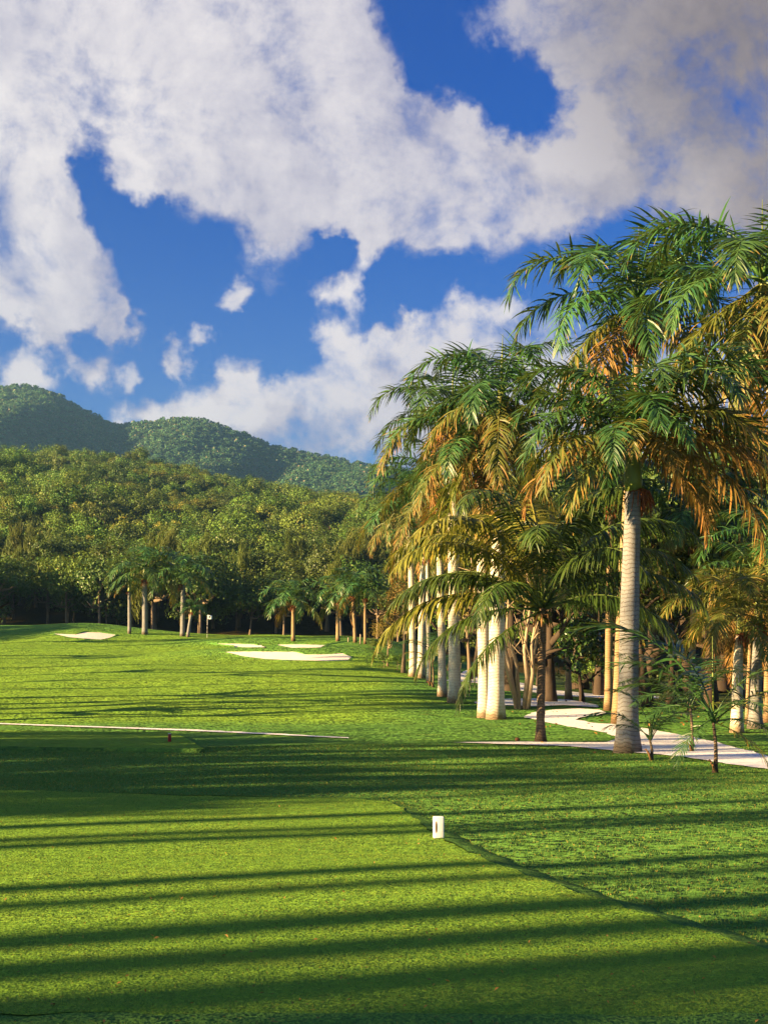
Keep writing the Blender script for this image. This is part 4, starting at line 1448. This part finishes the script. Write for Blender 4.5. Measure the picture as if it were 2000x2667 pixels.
b = G(442, 1941)
t = thing('tee_marker', 'dark red post tee marker with pale top on the lower tee', 'tee marker', (b[0], b[1], b[2]+.10), rz=.4)
k = b[1]/F
bm = rounded_box(None, (0, 0, 10*k), (7.5*k, 7.5*k, 20*k), .012)
link('body', bm_mesh('body', bm, M['red_paint']), t)
bm = rounded_box(None, (0, 0, 20.5*k), (7*k, 7*k, 1.4*k), .006)
link('cap', bm_mesh('cap', bm, M['white_paint']), t)

# flagstick
b = G(540, 1661)
d = b[1]
k = d/F
ph = 52*k+.3
t = thing('flagstick', 'white golf flag with black emblem on a thin banded stick', 'flagstick', tuple(b))
mb = MB()
mb.tube(np.array([(0, 0, -.05), (0, 0, ph)]), [.018, .014], 8)
link('stick', mb.mesh('stick', [M['white_paint']]), t)
for z0, z1 in ((.45, .50), (.64, .68), (.80, .83)):
    mb = MB()
    mb.tube(np.array([(0, 0, ph*(1-z0)), (0, 0, ph*(1-z1))]), [.021, .021], 8)
    link('band', mb.mesh('band', [M['black_paint']]), t)
fw, fh = 12*k, 10.5*k
us, vs_ = np.linspace(0, 1, 13), np.linspace(0, 1, 7)
U, V = np.meshgrid(us, vs_)
wav = .05*np.sin(U*7)*U
fv = np.stack([U*fw+.015, wav, ph-.02-V*fh-.05*U*(1-V*.3)], -1).reshape(-1, 3)
idx = np.arange(13*7).reshape(7, 13)
fq = np.stack([idx[:-1, :-1].ravel(), idx[:-1, 1:].ravel(), idx[1:, 1:].ravel(), idx[1:, :-1].ravel()], 1)
fl = link('flag', mesh_np('flag', fv, [fq], None, True, [M['cloth']]), t)
sd = fl.modifiers.new('thick', 'SOLIDIFY')
sd.thickness = .006
zz = np.linspace(-1, 1, 11)
wd = np.sqrt(np.clip(1-zz**2, 0, 1))*.115*fw
mb = MB()
va = np.concatenate([np.column_stack([fw*.46-wd*1.0+.015, np.full(11, -.062), ph-.03-fh*.5+zz*fh*.28]), np.column_stack([fw*.46+wd*.75+.015, np.full(11, -.062), ph-.03-fh*.5+zz*fh*.28])])
vb = va+np.array((0, .012, 0))
i_ = np.arange(10)
mb.add(np.concatenate([va, vb]), np.concatenate([np.stack([i_, i_+11, i_+12, i_+1], 1), np.stack([i_+22, i_, i_+1, i_+23], 1), np.stack([i_+11, i_+33, i_+34, i_+12], 1), np.stack([i_+33, i_+22, i_+23, i_+34], 1)]))
link('emblem', mb.mesh('emblem', [M['black_paint']], False), fl)

# two wooden stakes
for lb, px, y0, y1 in (('short wooden stake left of the palm with the dead leaf', 907, 1672, 1660), ('taller leaning wooden stake right of the palm with the dead leaf', 938, 1677, 1652)):
    b = G(px, y0)
    k = b[1]/F
    mb = MB()
    hh = (y0-y1)*k
    mb.tube(np.array([(0, 0, -.05), (.01, 0, hh*.5), (.03*hh, 0, hh)]), [.05, .05, .045], 7)
    o = link('wooden_stake', mb.mesh('wooden_stake', [M['wood']]), None, tuple(b), label=lb, category='stake')

# fallen coconut
b = G(1347, 1931)
mb = MB()
zz = np.linspace(-1, 1, 9)
mb.tube(np.column_stack([zz*.075, zz*.02, .055+0*zz]), np.maximum(.062*np.sqrt(np.clip(1-zz**2, 0, 1)), .004), 10, wob=.03)
link('fallen_coconut', mb.mesh('fallen_coconut', [M['coconut']]), None, tuple(b), label='brown fallen coconut on the grass left of the coconut palm', category='coconut')

# dead leaf hanging on the palm between the stakes, pale wall glimpsed under the trees
b = G(185, 1640)
# fallen leaves under the grove
n = 2200
fx, fy = rng.uniform(3, 30, n), rng.uniform(36, 95, n)
px_ = 1000+F*fx/fy
ok = (px_ < 2050) & (fx > 4+.07*(fy-40))
fx, fy = fx[ok], fy[ok]
dens_ = np.exp(-((px_[ok]-1640)/260)**2)*np.exp(-((fy-66)/18)**2)
kp = rng.uniform(0, 1, len(fx)) < dens_+.06
fx, fy = fx[kp], fy[kp]
nr = rng.normal(size=(len(fx), 3))*.5+np.array((0, 0, 1))
nr /= np.linalg.norm(nr, axis=1)[:, None]
vs, q, tone, dry = leaf_cloud(np.column_stack([fx, fy, H(fx, fy)+.04]), nr, .15, .5, rng.uniform(0, 1, len(fx)), rng.uniform(0, 1, len(fx)))
link('fallen_leaves', mesh_np('fallen_leaves', vs, [q], {'tone': tone, 'dry': dry}, False, [M['palm_dry']]), kind='stuff', label='dry orange leaves fallen on the grass under the grove')


# ------------------------------------------------------------------ grass blades near the camera
def blades(name, x, y, z, hgt, wid, mat, label):
    n = len(x)
    a = rng.uniform(0, 6.28, n)
    l = rng.uniform(.2, .9, n)
    h = hgt*rng.uniform(.55, 1.2, n)
    b0 = np.column_stack([x, y, z-.004])
    sdv = np.column_stack([np.cos(a), np.sin(a), np.zeros(n)])*(wid*.5*rng.uniform(.7, 1.3, n))[:, None]
    bd = rng.uniform(0, 6.28, n)
    tip = b0+np.column_stack([np.cos(bd)*l*h, np.sin(bd)*l*h, h])
    vs = np.stack([b0-sdv, b0+sdv, tip], 1).reshape(-1, 3)
    tn = np.repeat(rng.uniform(0, 1, n), 3)
    dr = np.repeat(rng.uniform(0, 1, n), 3)
    link(name, mesh_np(name, vs, [np.arange(3*n).reshape(n, 3)], {'tone': tn, 'dry': dr}, False, [mat]), kind='stuff', label=label)


M['blade'] = leafy('grass_blade', (0.062, 0.175, 0.034), (0.092, 0.195, 0.038), (0.33, 0.25, 0.05), 0.6, 0.1, 0.3, 0.05, 0.09)
M['blade_rough'] = leafy('rough_blade', (0.055, 0.15, 0.03), (0.095, 0.185, 0.036), (0.34, 0.25, 0.05), 0.6, 0.1, 0.3, 0.05, 0.16)
# mown blades on the tee
n = 230000
u = rng.uniform(0, 1, n)
ty = 7.4*(22/7.4)**(u**1.15)
tx = rng.uniform(-.30, .30, n)*ty
ok = inside(teep, tx, ty)
tx, ty = tx[ok], ty[ok]
blades('grass', tx, ty, .012*np.sin(tx*.9+1)*np.sin(ty*.7), .009+.0004*ty, .0025+.0004*ty, M['blade'], 'short mown grass blades of the near tee')
# longer rough round it and along the front
n = 330000
ty = 6.2*(40/6.2)**(rng.uniform(0, 1, n)**1.1)
tx = rng.uniform(-.31, .31, n)*ty
ok = ~inside(teep, tx, ty)
tx, ty = tx[ok], ty[ok]
blades('grass', tx, ty, H(tx, ty), .014+.0006*ty, .003+.0005*ty, M['blade_rough'], 'longer rough grass around the near tee')
n = 900
ty = 7.2*(40/7.2)**rng.uniform(0, 1, n)
tx = rng.uniform(-.28, .30, n)*ty
nz = np.where(inside(teep, tx, ty), .012, H(tx, ty)+.012)
nr = rng.normal(size=(n, 3))*.45+np.array((0, 0, 1))
nr /= np.linalg.norm(nr, axis=1)[:, None]
vs, q, tone, dry = leaf_cloud(np.column_stack([tx, ty, nz+.006]), nr, .028, .4, rng.uniform(0, 1, n), rng.uniform(0, 1, n))
link('dry_leaves', mesh_np('dry_leaves', vs, [q], {'tone': tone, 'dry': dry}, False, [M['palm_dry']]), kind='stuff', label='small dry leaf scraps scattered on the turf')
# tufts along the tee edge
pp = np.array(teep)
k = rng.integers(0, len(pp), 6000)
q = pp[k]+rng.normal(size=(6000, 2))*np.array((.10, .10))+nrm[k if len(nrm) == len(pp) else 0]*.06
ok = ~inside(teep, q[:, 0], q[:, 1])
q = q[ok]
blades('grass', q[:, 0], q[:, 1], np.maximum(H(q[:, 0], q[:, 1]), -.12), .035, .008, M['blade_rough'], 'ragged grass along the cut edge of the near tee')

# bare soil and litter round the trunks
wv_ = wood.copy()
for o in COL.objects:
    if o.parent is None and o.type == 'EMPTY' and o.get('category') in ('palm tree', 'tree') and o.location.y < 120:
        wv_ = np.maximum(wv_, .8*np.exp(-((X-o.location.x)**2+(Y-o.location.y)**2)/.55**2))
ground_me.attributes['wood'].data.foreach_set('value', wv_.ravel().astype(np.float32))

# ------------------------------------------------------------------ air
mh, t = material('haze_air')
pv = t.new('ShaderNodeVolumePrincipled')
pv.inputs['Color'].default_value = (0.28, 0.62, 1.0, 1)
pv.inputs['Density'].default_value = 0.00016
pv.inputs['Anisotropy'].default_value = 0.5
t.l.new(pv.outputs[0], t.out.inputs['Volume'])
mb = MB()
mb.box((0, 2400, 145), (9000, 7400, 390))
hz = link('haze', mb.mesh('haze', [mh], False), None, kind='stuff', label='thin blue air between the course and the mountain')
